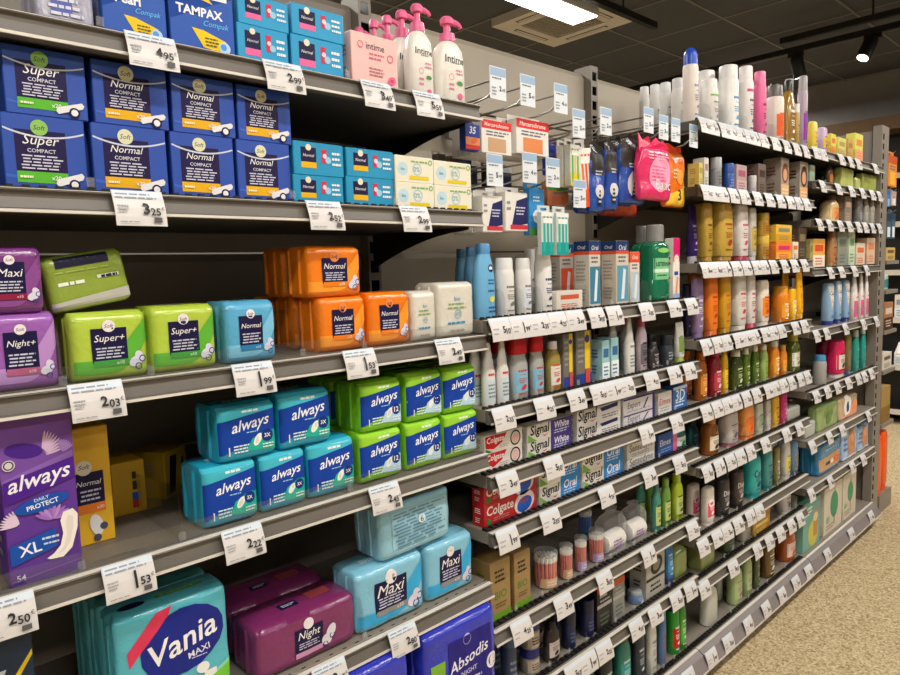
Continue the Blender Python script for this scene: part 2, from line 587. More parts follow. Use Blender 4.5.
    if look == 'abso':
        return [('r', -.86, .02, -.5, .74, '7fb636'), ('t', 'PROTECT', -.68, .3, .36, 'dff0c8', 0, .01, math.pi / 2), ('r', -.4, .06, .8, .86, '27207c'), ('e', .1, .83, .055, .055, 0, 'c8c8e0'),
                ('t', t, .14, .66, .56, 'eceaf6', .3, .01, .16), ('t', 'NIGHT', .15, .54, .22, 'd8d6ea'), ('l', -.2, .62, .38, .48, 2, 'c8c8e4'), ('p', [(-.2, .16), (.62, .3), (.62, .4), (-.2, .26)], 'f0762a'), ('t', 'MAXI', .2, .28, .3, '2a1a30', 0, .02, .13),
                ('e', .8, .52, .085, .085, 0, 'e4e0e8'), ('e', .8, .52, .055, .055, 0, '6a3a4a'), ('e', .78, .18, .08, .12, 0, 'e6e4ee')]
    if look == 'abso2':
        return [('l', -.3, .4, .86, .94, 1, '8a96dc'), ('e', .3, .78, .05, .05, 0, '8a9ae0')]
    if look == 'navyv':
        return [('p', [(-1, .48), (.2, .52), (.98, .76), (.98, .79), (.15, .56), (-1, .52)], 'e0c41c'), ('t', 'V', .1, .66, .3, 'c8ccd4', 0, .04), ('r', .0, .93, .98, 1, '1c3450')]
    # --- small goods
    if look == 'wart2':
        return [('r', -1, .5, 1, 1, '2b3f8c'), ('t', '35', 0, .78, .5, 'd8dce8', .2, .02), ('r', -1, .18, 1, .5, 'e08a5a'), ('r', -1, .04, 1, .2, 'c8302c'), ('e', .2, .38, .25, .14, .4, 'd86a3a')]
    if look == 'plaster':
        return [('p', [(-.5, .1), (1, .2), (1, .9), (.0, .78)], l), ('r', -.6, .04, 1, .16, 'c83a48'), ('l', -.1, .8, .4, .65, 3, 'c8c8dc'), ('l', -.9, -.5, .5, .8, 2, '8a8a90')]
    if look == 'floss':
        return [('r', -1, 0, 1, .14, k), ('e', .1, .4, .34, .3, 0, l), ('l', -.6, .6, .7, .85, 2, 'dbeef6'), ('e', .1, .4, .24, .2, 0, 'd8d8d4')]
    if look == 'brush':
        return [('r', -1, 0, 1, .3, k), ('r', -.7, .08, -.35, .9, l), ('r', -.1, .08, .2, .9, k), ('r', .45, .08, .75, .9, l), ('r', -1, .9, 1, 1, W), ('r', -.7, .74, .75, .86, 'f0efe8')]
    if look == 'razor':
        return [('r', -.97, .62, .97, .985, '3a3733'), ('e', .05, .34, .34, .3, .0, l), ('p', [(-.3, .1), (.25, .1), (.05, .36), (-.15, .36)], '23252c'), ('l', -.2, .25, .14, .34, 3, l), ('l', -.5, .5, .6, .7, 2, 'cdd6ec')]
    if look == 'pink':
        return [('e', .1, .5, .36, .3, .3, l), ('l', -.5, .6, .34, .66, 5, 'ee5a8c'), ('t', 'Basic', .25, .3, .5, W, .2), ('l', -.7, .7, .75, .92, 3, 'f8b8d0')]
    if look == 'orange':
        return [('w', lambda x: .02, lambda x: .3 + .1 * x, l), ('t', '3', .2, .22, .16, '2a1a3a', 0, .02), ('l', -.5, .5, .5, .7, 3, 'f8d8b0'), ('e', .2, .55, .2, .2, 0, 'f2a040')]
    if look == 'brushbox':
        return [('r', -1, .84, 1, 1, k), ('r', -1, .8, 1, .85, 'd8502c'), ('r', -.9, .06, .9, .62, l), ('t', 'Oral', 0, .9, .6, W, .15), ('l', -.7, .7, .66, .78, 2, '6a6a70'), ('p', [(-.3, .1), (.2, .1), (.5, .55), (.1, .58)], 'dfe8ee')]
    if look == 'veet':
        return [('r', -1, .62, 1, 1, k), ('e', 0, .66, .36, .36, 0, 'f0e6d8'), ('t', 'Veet', 0, .68, .4, '3a9a4a', .1), ('r', -.7, .4, .5, .46, '2a4a9a'), ('p', [(-.4, .1), (.2, .1), (.6, .36), (.1, .38)], 'e0906a'), ('r', -1, 0, 1, .1, l)]
    if look == 'strip':
        return [('r', .1, .3, .75, 1, k), ('e', .4, .85, .16, .16, 0, '3a3a66'), ('r', -1, 0, 1, .22, '2a3f8c'), ('l', -.85, .0, .4, .9, 5, '9a968c'), ('r', .12, .04, .7, .3, 'c84a3a')]
    if look == 'colgate':
        return [('p', [(-.96, .96), (.15, .96), (-.1, .45), (-.55, .16), (-.96, .3)], k), ('t', t, -.45, .66, .44, 'f4ecea', .1, .02), ('o', .6, .5, .14, .11, '2a2826'), ('e', .6, .5, .09, .09, 0, 'e8b8b0'), ('p', [(-.96, .02), (-.6, .02), (-.96, .26)], '2a7a3a'), ('l', -.3, .3, .12, .34, 2, 'a8a098')]
    if look == 'signal':
        return [('t', t, .04, .6, .8, k, .12, .02), ('p', [(-.96, .02), (-.3, .02), (-.96, .5)], '7ab04a'), ('p', [(.2, .3), (.5, .24), (.8, .34), (.5, .16)], 'd83a3a'), ('l', -.3, .6, .84, .94, 1, '8a8a8a')]
    if look in ('signal_p', 'signal_b'):
        rc = {'signal_p': '4a3a86', 'signal_b': '2f86c8'}[look]
        return [('r', .02, 0, 1, 1, rc), ('t', t, -.46, .6, .42, k, .12, .02), ('p', [(-.98, .02), (-.6, .02), (-.98, .5)], '7ab04a'), ('p', [(-.4, .3), (-.25, .24), (-.08, .34), (-.25, .16)], 'd83a3a'),
                ('t', 'White' if look == 'signal_p' else 'Oral', .52, .66, .34, 'e8e4f2', .15, .02), ('l', .12, .92, .12, .4, 2, 'cfd4ea')]
    if look == 'signal_n':
        return [('t', t, -.55, .6, .42, k, .12, .02), ('p', [(.0, .86), (.85, .97), (.85, .72), (.1, .62)], '2a2a6a'), ('p', [(-.5, .3), (-.35, .24), (-.18, .34), (-.35, .16)], 'd83a3a'), ('l', .05, .9, .14, .44, 2, '6a6a80')]
    if look == 'colgate2':
        return [('t', t, -.42, .6, .5, k, .1, .02), ('l', -.7, -.05, .16, .34, 2, 'd8908c'), ('e', -.85, .2, .04, .04, 0, '2a8a3a'), ('e', .5, .5, .2, .15, .2, 'e4d8d8'), ('e', .5, .42, .15, .1, .2, '2a5ab8'), ('l', .3, .7, .5, .72, 2, 'c83a3a')]
    if look == 'plain':
        return [('t', t, 0, .62, .7, k, .1, .01), ('l', -.8, .8, .12, .4, 2, k), ('r', -1, .88, 1, 1, 'c8c8d4')]
    if look == 'plain2':
        return [('t', t, 0, .6, .84, k, .1), ('l', -.8, .6, .14, .36, 2, '9aa0b0')]
    if look == 'plainred':
        return [('t', t, -.1, .62, .66, k, .1, .02), ('l', -.5, .6, .16, .34, 2, 'd8908c'), ('e', .8, .3, .06, .06, 0, '2a8a3a')]
    if look == 'oval':
        return [('e', 0, .5, .4, .3, .3, 'e4d8d8'), ('e', 0, .42, .3, .2, .3, k), ('l', -.4, .4, .5, .72, 2, 'c83a3a')]
    if look == 'band':
        return [('p', [(-.9, .82), (.8, .96), (.8, .7), (-.6, .6)], k), ('l', -.8, .6, .14, .44, 2, '6a6a80')]
    if look == 'edge':
        return [('r', .84, 0, 1, 1, k), ('r', -1, .9, 1, 1, k), ('t', t, -.35, .5, .4, '5a5a70', .2), ('p', [(.2, .2), (.3, .2), (.6, .8), (.5, .8)], k), ('l', -.8, .7, .14, .24, 1, '9a9ab0')]
    if look == 'pinkend':
        return [('r', .55, 0, 1, 1, 'e06a9a'), ('t', t, -.25, .6, .6, k, .1, .01), ('l', -.8, .4, .14, .36, 2, '8ab0e0')]
    if look == 'bio':
        return [('t', t, 0, .42, .6, '5a7a3a', 0, .02), ('r', -1, 0, 1, .12, '6a9a2a'), ('l', -.6, .6, .62, .86, 3, '3a2e1c'), ('l', -.6, .6, .2, .3, 2, '6a5a3a')]
    if look == 'band2':
        return [('r', -1, .86, 1, 1, k), ('r', -1, .52, 1, .6, 'a8a8a4'), ('l', -.7, .7, .62, .82, 2, 'b8b4ac'), ('l', -.7, .7, .1, .4, 3, '5a6a5a')]
    if look == 'emblem':
        return [('e', .1, .64, .32, .26, .3, k), ('e', .1, .64, .2, .15, .3, '8a8478'), ('l', -.6, .6, .1, .3, 2, k), ('r', -1, .36, 1, .42, k)]
    if look == 'portrait':
        return [('r', -1, 0, 1, .34, l), ('e', 0, .62, .42, .5, 0, k), ('e', .0, .58, .26, .3, 0, 'd8a078'), ('l', -.8, .8, .08, .26, 2, 'f0e0c8')]
    if look == 'tealbox':
        return [('r', -1, .5, 1, 1, '6aa092'), ('e', .2, .3, .3, .3, 0, k), ('r', .2, .2, .7, .75, 'b88a5a'), ('e', .45, .6, .14, .1, 0, 'e0c8a0'), ('l', -.8, .1, .75, .9, 2, 'e0e8e0')]
    if look == 'tree':
        return [('e', .1, .56, .22, .26, .1, k), ('p', [(-.25, .42), (.5, .42), (.15, .92)], k), ('r', .08, .12, .16, .36, '6a4a30'), ('e', -.6, .3, .1, .07, 0, '8ab08a'), ('l', -.8, .0, .08, .2, 2, '9a8a6a')]
    if look == 'wipes':
        return [('l', -.5, .5, .5, .75, 3, '5a7a3a'), ('e', 0, .4, .12, .1, 0, '6a8a4a')]
    if look == 'wipes2':
        return [('e', -.2, .58, .2, .2, 0, 'f0ece4'), ('e', -.2, .55, .08, .1, 0, '3a4a7a'), ('e', .5, .3, .25, .15, .4, 'e89a6a'), ('w', lambda x: .05, lambda x: .2 + .06 * x, 'e8a07a')]
    if look == 'diaper':
        return [('w', lambda x: .14, lambda x: .56 + .03 * x, 'c49a6e'), ('r', -.5, .26, -.1, .36, '1a2a60'), ('r', .0, .26, .3, .38, 'e8e4e0'), ('t', 'eco', .5, .32, .3, 'd83a2a', 0, .02), ('l', -.6, .6, .7, .8, 1, '8ac0e0')]
    if look == 'diaper2':
        return [('e', .1, .5, .24, .36, .2, 'c88a62'), ('e', .2, .7, .12, .12, 0, 'd8a078'), ('l', -.9, -.4, .3, .8, 3, '3a6ab0'), ('w', lambda x: .03, lambda x: .12, 'd8e4f0')]
    return None


def default_ops(l, k, t, ring=0, wide=0):
    ops = []
    if l:
        ops.append(('r', -.82 if not wide else -.93, .16 if not ring else .78, .82 if not wide else .93, .62 if not ring else .83, l))
    if t and k:
        ops.append(('t', t, 0, .6, .7, k, .1, .02))
    elif k:
        ops += [('l', -.62, .62, .58, .68, 1, k), ('l', -.4, .45, .53, .56, 1, k)]
    if k:
        ops += [('l', -.5, .5, .36, .48, 3, k), ('e', .1, .27, .17, .1, .4, k), ('l', -.55, .5, .1, .16, 1, k)]
    return ops


# ------------------------------------------------------------------ product builders (origin: middle of the base, front towards -y)
def box_surf(w, h, d):
    return lambda x, z, o: (x, -d / 2 - o, z)


def make_carton(root, w, h, d, b, c, l, k, t, ex):
    MB().box(-w / 2, w / 2, -d / 2, d / 2, 0, h, mat(b, 'paper')).build('carton_body', root, bevel=.0012)
    ops = print_ops(ex.get('look'), b, c, l, k, t)
    if ops is None:
        ops = ([('r', -1, .0, 1, .45, l)] if l else []) + ([('t', t, 0, .65, .7, k, 0, .01)] if t else [('r', -.7, .58, .7, .8, k)] if k else []) + ([('l', -.7, .7, .1, .38, 3, k)] if k else [])
    print_part('front_print', ops, w, h, box_surf(w, h, d), 0, root)
    # print of the side that faces the entrance of the aisle
    so = [('l', -.6, .6, .55, .8, 3, k if k and k != b else '8a8a8a'), ('l', -.5, .4, .15, .4, 3, k if k and k != b else '8a8a8a')]
    if ex.get('look') == 'brushbox':
        so = [('r', -1, .84, 1, 1, k), ('r', -1, .8, 1, .85, 'd8502c'), ('t', 'Oral', 0, .91, .5, WHITE, .15), ('l', -.7, .6, .4, .72, 6, '9a948c'), ('l', -.7, .6, .1, .3, 4, '9a948c')]
    if h > .03:
        print_part('side_print', so, d, h, lambda x, z, o: (-w / 2 - o, -x, z), 0, root)
    # tucked flap on the top edge
    mb = MB()
    mb.box(-w / 2 + .003, w / 2 - .003, -d / 2 + .002, -d / 2 + .004, h, h + .0006, mat(b, 'paper'))
    mb.build('flap_fold', root)


def pouch_rows(w, h, d, top=.8):
    n = max(10, int(h / .007))
    rows = []
    for i in range(n + 1):
        t = i / n
        kk = (1 - abs(2 * t - 1) ** 12) ** (1 / 4)
        a = w / 2 * (.95 + .05 * kk)
        bb = d / 2 * (.8 + .2 * kk) if t < .5 else d / 2 * (.72 + .28 * kk)
        rows.append((t * h, a, bb, 9))
    return rows


SEED = [0]


def make_pouch(root, w, h, d, b, c, l, k, t, ex):
    SEED[0] += 1
    lf = Loft(pouch_rows(w, h, d), .0016 if w < .16 else .0026, SEED[0])
    mb = MB()
    lf.add(mb, mat(b, 'film'), seg=4 * max(10, int(w / .007)))
    mb.build('film_wrap', root, smooth=math.radians(60))
    look = ex.get('look')
    ops = print_ops(look, b, c, l, k, t)
    if ops:
        print_part('front_print', ops, w, h, lf.front, .006, root, lift=.0011)
    # pressed seal fins on the side facing the aisle entrance
    if look != 'blank':
        m2 = MB()
        for s in (-.18, .22):
            m2.add([(-w / 2 * .985, s * d - .001, h * .06), (-w / 2 * .985, s * d + .001, h * .06), (-w / 2 * .985, s * d + .001, h * .94), (-w / 2 * .985, s * d - .001, h * .94),
                    (-w / 2 - .0025, s * d - .0005 + .004, h * .08), (-w / 2 - .0025, s * d + .0005 + .004, h * .08), (-w / 2 - .0025, s * d + .0005 + .004, h * .92), (-w / 2 - .0025, s * d - .0005 + .004, h * .92)],
                   [(0, 1, 2, 3), (4, 7, 6, 5), (0, 4, 5, 1), (1, 5, 6, 2), (2, 6, 7, 3), (3, 7, 4, 0)], mat(b, 'film'))
        m2.build('seal_seam', root)
    if look in ('softpk', 'always_teal', 'always_green', 'softpk2', 'vania', 'night', 'abso'):
        tops = {'softpk': [('r', -.3, .3, .3, .6, NAVY), ('l', -.7, .7, .65, .85, 2, 'd8d8e0')], 'softpk2': [('l', -.6, .6, .3, .7, 3, 'dce8ee')],
                'vania': [('p', [(-.2, .35), (.75, .35), (.8, .65), (-.15, .65)], '4f9a3c'), ('e', -.65, .4, .13, .06, 0, NAVY), ('l', -.1, .7, .4, .6, 1, '9ac878')],
                'night': [('r', -.35, .25, .05, .65, NAVY), ('r', .3, .3, .8, .8, '8a3a3a'), ('l', -.3, .0, .35, .55, 2, 'c8c8dc')],
                'abso': [('l', -.5, .6, .35, .6, 2, 'a8b0ea')]}.get(look, [('l', -.5, .5, .3, .7, 3, 'd8efe6')])
        r_ = lf.rows[-1]
        print_part('top_print', tops, w * .9, d * .5, lambda x, z, o: (x, z - d * .25, h + o), 0, root)


def cap_loft(z0, z1, a, b, e, m, root, name='cap', dome=0):
    rows = [(z0, a, b, e), (z1 - (z1 - z0) * .12, a * .97, b * .97, e)]
    if dome and dome < .9:
        rows += [(z1 - (z1 - z0) * .04, a * .93, b * .93, e), (z1, a * .78, b * .78, e)]
    elif dome:
        for i in range(1, 6):
            t = i / 5 * math.pi / 2 * .95
            rows.append((z1 - (z1 - z0) * .12 + (z1 - z0) * dome * math.sin(t), a * .97 * math.cos(t) + .0006, b * .97 * math.cos(t) + .0006, e))
    else:
        rows.append((z1, a * .86, b * .86, e))
    mb = MB()
    Loft(rows).add(mb, m, seg=20)
    return mb.build(name, root, smooth=SMOOTH)


def body(rows, m, root, name='bottle_body', seg=24):
    lf = Loft(rows)
    mb = MB()
    lf.add(mb, m, seg=seg)
    mb.build(name, root, smooth=SMOOTH)
    return lf


def label_on(lf, w, z0, z1, ops, root, name='label_print'):
    if ops:
        def surf(x, z, o):
            p = lf.front(x, z + z0, 0)
            a, bb, e = lf.at(z + z0)
            # push outwards along the section
            l_ = math.hypot(p[0] / a ** 2, p[1] / bb ** 2) or 1
            return (p[0] + o * p[0] / a ** 2 / l_, p[1] + o * p[1] / bb ** 2 / l_, p[2])
        print_part(name, ops, w, z1 - z0, surf, max(.006, w / 7), root)


def make_can(root, w, h, d, b, c, l, k, t, ex):
    a = w / 2
    zb = h * .8
    lf = body([(0, a * .93, a * .93, 2), (.003, a, a, 2), (zb - .012, a, a, 2), (zb - .004, a * .95, a * .95, 2), (zb, a * .9, a * .9, 2)], mat(b, 'plastic'), root, 'can_body')
    cap_loft(zb, h if c != '2a52c8' else h * .93, a * .9, a * .9, 2, mat(c or b, 'plastic'), root, 'cap', dome=.4 if c != '2a52c8' else 1.0)
    label_on(lf, w, .0, zb, default_ops(l, k, t, ex.get('ring', 0)), root)


def make_bottle(root, w, h, d, b, c, l, k, t, ex):
    a, bb = w / 2, d / 2
    zb = h * (.72 if c == 'c8141e' else .8 if ex.get('wide') else .84)
    liquid = b in ('c8701a', 'a81c34', '4a5a1c', '6a8a22', '5a8020', 'a8621c', '6a7a1c', 'b8a452', 'b8903a', 'c0602a', '7a5a24', 'c8cac8', '12807a')
    ca = a * (.93 if c == 'c8141e' else .5)
    lf = body([(0, a * .9, bb * .86, 2.6), (.004, a, bb, 2.6), (zb * .72, a, bb, 2.6), (zb * .84, a * .93, bb * .95, 2.5), (zb * .93, a * .74, bb * .82, 2.3), (zb * .985, ca * 1.02, min(bb * .8, ca * 1.02), 2), (zb, ca * .9, min(bb * .75, ca * .9), 2)],
              mat(b, 'liquid' if liquid else 'plastic'), root)
    cap_loft(zb, h, ca, min(bb * (.95 if c == 'c8141e' else .85), ca), 2.1 if c != 'c8141e' else 3, mat(c or b, 'plastic'), root)
    label_on(lf, w, 0, zb, default_ops(l, k, t, 0, ex.get('wide', 0)), root)


def make_slab(root, w, h, d, b, c, l, k, t, ex):
    """flat shampoo bottle standing on its broad cap"""
    a, bb = w / 2, d / 2
    zc = h * .1
    cap_loft(0, zc, a * .9, bb * .92, 3, mat(c or b, 'plastic'), root)
    lf = body([(zc, a * .92, bb * .95, 3.2), (zc + .004, a, bb, 3.2), (h * .6, a, bb, 3.2), (h * .92, a * .97, bb * .92, 3), (h * .97, a * .93, bb * .85, 2.8), (h * .99, a * .87, bb * .75, 2.8), (h, a * .78, bb * .6, 2.8)], mat(b, 'plastic'), root)
    ops = default_ops(l, k, t, 0, ex.get('wide', 0))
    if ex.get('look') == 'cad':
        ops = [('p', [(-.9, .97), (.7, .97), (.4, .6), (-.2, .3), (-.7, .7)], l), ('t', 'Cad', -.1, .78, .6, k, .2, .02), ('l', -.4, .3, .5, .62, 2, 'c88a6a'), ('e', 0, .12, .2, .12, 0, '5a8ab8')]
    label_on(lf, w, zc, h * .94, ops, root)


def make_tube(root, w, h, d, b, c, l, k, t, ex):
    a, bb = w / 2, d / 2
    zc = h * .13
    cap_loft(0, zc, a * .8, bb * .9, 2.2, mat(c or b, 'plastic'), root)
    rows = [(zc, a * .82, bb * .92, 2.2), (zc + .006, a * .88, bb, 2.2)]
    for i in range(1, 8):
        s = i / 7
        rows.append((zc + .006 + (h - zc - .006) * s, a * (.88 + .12 * s), bb * (1 - s ** 1.6 * .9), 2.2 + s))
    lf = body(rows, mat(b, 'plastic'), root, 'tube_body')
    label_on(lf, w * .86, zc, h * .95, default_ops(l, k, t), root)


def make_jar(root, w, h, d, b, c, l, k, t, ex):
    a = w / 2
    zl = h * .66
    lf = body([(0, a * .9, a * .9, 2), (.004, a * .97, a * .97, 2), (zl - .004, a * .97, a * .97, 2), (zl, a * .9, a * .9, 2)], mat(b, 'plastic'), root, 'jar_body')
    mb = MB()
    Loft([(zl, a, a, 2), (h - .004, a, a, 2), (h, a * .93, a * .93, 2)]).add(mb, mat(c or b, 'plastic'), seg=24)
    mb.build('lid', root, smooth=SMOOTH)
    label_on(lf, w, 0, zl, ([('r', -.85, .12, .85, .88, l)] if l else []) + ([('l', -.6, .6, .25, .7, 3, k)] if k else []), root)


def make_pump(root, w, h, d, b, c, l, k, t, ex):
    a, bb = w / 2, d / 2
    zb = h * .72
    lf = body([(0, a * .9, bb * .9, 3), (.004, a, bb, 3), (zb * .7, a * .98, bb, 3), (zb * .86, a * .86, bb * .95, 2.7), (zb * .95, a * .62, bb * .8, 2.4), (zb, a * .42, bb * .62, 2)], mat(b, 'plastic'), root)
    r = min(a * .46, bb * .75)
    m = mat(c, 'plastic')
    mb = MB()
    Loft([(zb, r, r, 2), (zb + h * .09, r * .95, r * .95, 2), (zb + h * .1, r * .6, r * .6, 2)]).add(mb, m, seg=20)
    mb.build('pump_collar', root, smooth=SMOOTH)
    mb = MB()
    Loft([(zb + h * .1, r * .42, r * .42, 2), (h * .93, r * .42, r * .42, 2)]).add(mb, m, seg=16)
    mb.build('pump_stem', root, smooth=SMOOTH)
    mb = MB()
    Loft([(h * .92, r * .8, r * .8, 2), (h * .975, r * .85, r * .85, 2), (h, r * .6, r * .6, 2)]).add(mb, m, seg=16)
    mb.tube([(0, 0, h * .955), (r * 1.3, 0, h * .965), (r * 2.1, 0, h * .95), (r * 2.4, 0, h * .925)], [r * .42, r * .4, r * .32, r * .26], m, n=8)
    mb.build('pump_head', root, smooth=SMOOTH)
    if t:
        label_on(lf, w, 0, zb, [('t', t, .02, .7, .7, k, .05, .01), ('l', -.3, .4, .62, .66, 1, '8a8a90'), ('o', -.3, .42, .09, .075, 'e07a9a'), ('l', -.5, -.1, .2, .34, 2, 'd87a94'), ('l', -.0, .6, .46, .56, 2, 'e08aa4'), ('e', .3, .34, .12, .06, 0, '4a8a3a'), ('e', .3, .14, .1, .08, 0, 'e0608a')], root)


def make_cone(root, w, h, d, b, c, l, k, t, ex):
    a, bb = w / 2, d / 2
    zb = h * .6
    lf = body([(0, a * .92, bb * .92, 2.3), (.004, a, bb, 2.3), (zb * .9, a, bb, 2.3), (zb, a * .86, bb * .86, 2)], mat(b, 'plastic'), root)
    mb = MB()
    Loft([(zb, a * .84, bb * .84, 2), (zb + h * .12, a * .74, bb * .78, 2), (zb + h * .14, a * .66, bb * .7, 2), (h * .96, a * .4, bb * .45, 2), (h, a * .3, bb * .34, 2)]).add(mb, mat(c, 'plastic'), seg=20)
    mb.build('nozzle_cap', root, smooth=SMOOTH)
    label_on(lf, w, 0, zb, [('r', -.85, .1, .85, .7, l), ('l', -.6, .6, .76, .9, 1, k), ('l', -.6, .6, .2, .6, 4, '7a8a94')], root)


def make_lotion(root, w, h, d, b, c, l, k, t, ex):
    a, bb = w / 2, d / 2
    zb = h * .86
    lf = body([(0, a * .93, bb * .9, 3), (.004, a, bb, 3), (zb * .55, a, bb, 3), (zb * .8, a * .9, bb * .9, 2.8), (zb, a * .62, bb * .7, 2.6)], mat(b, 'plastic'), root)
    cap_loft(zb, h, a * .62, bb * .72, 3, mat(c, 'plastic'), root)
    label_on(lf, w, 0, zb, [('e', .35, .78, .16, .16, 0, k), ('r', .15, .76, .55, .8, 'e8e8f0'), ('l', -.1, .8, .52, .62, 2, '2a5a9a'), ('l', -.1, .8, .4, .46, 1, '2a5a9a'), ('e', .35, .3, .16, .12, 0, 'd8d860'), ('l', -.1, .8, .08, .2, 2, '2a5a9a')], root)


def make_mouthwash(root, w, h, d, b, c, l, k, t, ex):
    a, bb = w / 2, d / 2
    zb = h * .78
    lf = body([(0, a * .94, bb * .9, 4), (.005, a, bb, 4), (zb * .3, a, bb, 4), (zb * .34, a * .96, bb * .93, 4), (zb * .74, a * .96, bb * .93, 4), (zb * .78, a, bb, 4), (zb * .93, a * .97, bb * .95, 3.6), (zb * .98, a * .7, bb * .85, 2.6), (zb, a * .42, bb * .72, 2)], mat(b, 'liquid'), root)
    mb = MB()
    n = 24
    r = min(a * .5, bb * .85)
    rows = [(zb, r, r, 2), (h - .003, r, r, 2), (h, r * .9, r * .9, 2)]
    Loft(rows).add(mb, mat(c, 'plastic'), seg=24)
    for i in range(n):
        t_ = 2 * math.pi * i / n
        mb.box(r * math.cos(t_) - .0006, r * math.cos(t_) + .0006, r * math.sin(t_) - .0006, r * math.sin(t_) + .0006, zb + .002, h - .004, mat('8a8a88', 'plastic'))
    mb.build('ribbed_cap', root, smooth=SMOOTH)
    label_on(lf, w, 0, zb, [('r', -.86, .36, .86, .72, l), ('t', t, 0, .62, .7, k, 0, .03), ('r', -.86, .48, .86, .54, 'd8ecd8'), ('l', -.6, .6, .4, .46, 1, '2a6a4a'), ('e', 0, .85, .3, .07, 0, '8acc6a')], root)


def make_tub(root, w, h, d, b, c, l, k, t, ex):
    """clear drum filled with cotton buds"""
    a = w / 2
    sticks = MB()
    n = 16
    for ring, rad in ((n, .82), (9, .45), (1, 0)):
        for i in range(ring):
            t_ = 2 * math.pi * i / max(1, ring)
            x, y = rad * a * math.cos(t_), rad * a * math.sin(t_)
            sticks.tube([(x * .92, y * .92, .003), (x, y, h * .72)], a * .12, mat(b, 'plastic'), n=5)
            sticks.tube([(x, y, h * .72), (x, y, h * .78), (x, y, h * .86)], [a * .13, a * .17, a * .1], mat('eeeae2', 'matte'), n=5)
    sticks.build('cotton_bud_bundle', root, smooth=SMOOTH)['kind'] = 'stuff'
    lf = Loft([(0, a * .9, a * .9, 2), (h * .88, a * .99, a * .99, 2), (h * .89, a * 1.0, a * 1.0, 2)])
    mb = MB()
    lf.add(mb, CLEAR, seg=24)
    mb.build('clear_drum', root, smooth=SMOOTH)
    mb = MB()
    Loft([(h * .89, a, a, 2), (h * .97, a, a, 2), (h, a * .9, a * .9, 2)]).add(mb, CLEAR_BAG, seg=24)
    mb.build('clear_lid', root, smooth=SMOOTH)
    label_on(lf, w, 0, h * .88, [('r', -.9, .04, .9, .34, k), ('l', -.6, .6, .1, .28, 2, 'e8e0d8')], root)


def make_cotton(root, w, h, d, b, c, l, k, t, ex):
    r = min(d * .46, h * .4)
    n = 9
    pads = [None]
    mb = MB()
    th = w * .8 / n
    for s in range(14):
        pass
    ring = [(r * math.cos(2 * math.pi * i / 16), r * math.sin(2 * math.pi * i / 16)) for i in range(16)]
    for i in range(n):
        x0 = -w * .4 + i * th
        p = MB()
        p.prism_x([(y, z) for y, z in ring], -th * .46, th * .46, mat('e9e4dc', 'matte'))
        if i == 0:
            me = p.mesh('cotton_pad', smooth=math.radians(50), bevel=.0012)
        o = bpy.data.objects.new('cotton_pad', me)
        o.location = (x0 + th / 2, 0, r + .006)
        link(o, root)
    lf = Loft([(0, w * .44, d * .4, 4), (.006, w * .49, d * .49, 4), (h * .7, w * .48, d * .47, 4), (h * .84, w * .4, d * .3, 3), (h * .92, w * .14, d * .14, 2.5), (h, w * .24, d * .2, 2.5)], .002, 3)
    mb = MB()
    lf.add(mb, CLEAR_BAG, seg=24)
    mb.build('clear_bag', root, smooth=SMOOTH)
    print_part('bag_print', [('l', -.6, .6, .2, .5, 3, '8a5aa8')], w * .8, h * .7, lf.front, .008, root)


def make_blister(root, w, h, d, b, c, l, k, t, ex):
    """carded pack with a euro-hole tab; hangs on a peg"""
    hd = h * .14
    hw = min(w * .25, .014)
    m = mat(b, 'paper')
    mb = MB()
    mb.box(-w / 2, w / 2, -d / 2, d / 2, 0, h - hd, m)
    mb.build('pack_body', root, bevel=.001)
    mb = MB()
    y0, y1 = d / 2 - .0012, d / 2
    mb.box(-w / 2, -hw, y0, y1, h - hd, h, m).box(hw, w / 2, y0, y1, h - hd, h, m).box(-hw, hw, y0, y1, h - hd * .35, h, m).box(-hw, hw, y0, y1, h - hd, h - hd * .75, m)
    mb.build('hang_tab', root)
    ops = print_ops(ex.get('look'), b, c, l, k, t)
    if ops is None:
        ops = [('r', -1, .74, 1, 1, k), ('t', t, 0, .87, .8, WHITE, .1, .01), ('r', -.6, .06, .6, .48, l), ('l', -.8, .8, .52, .7, 2, '6a6a78')]
    print_part('front_print', ops, w, h - hd, box_surf(w, h, d), 0, root)


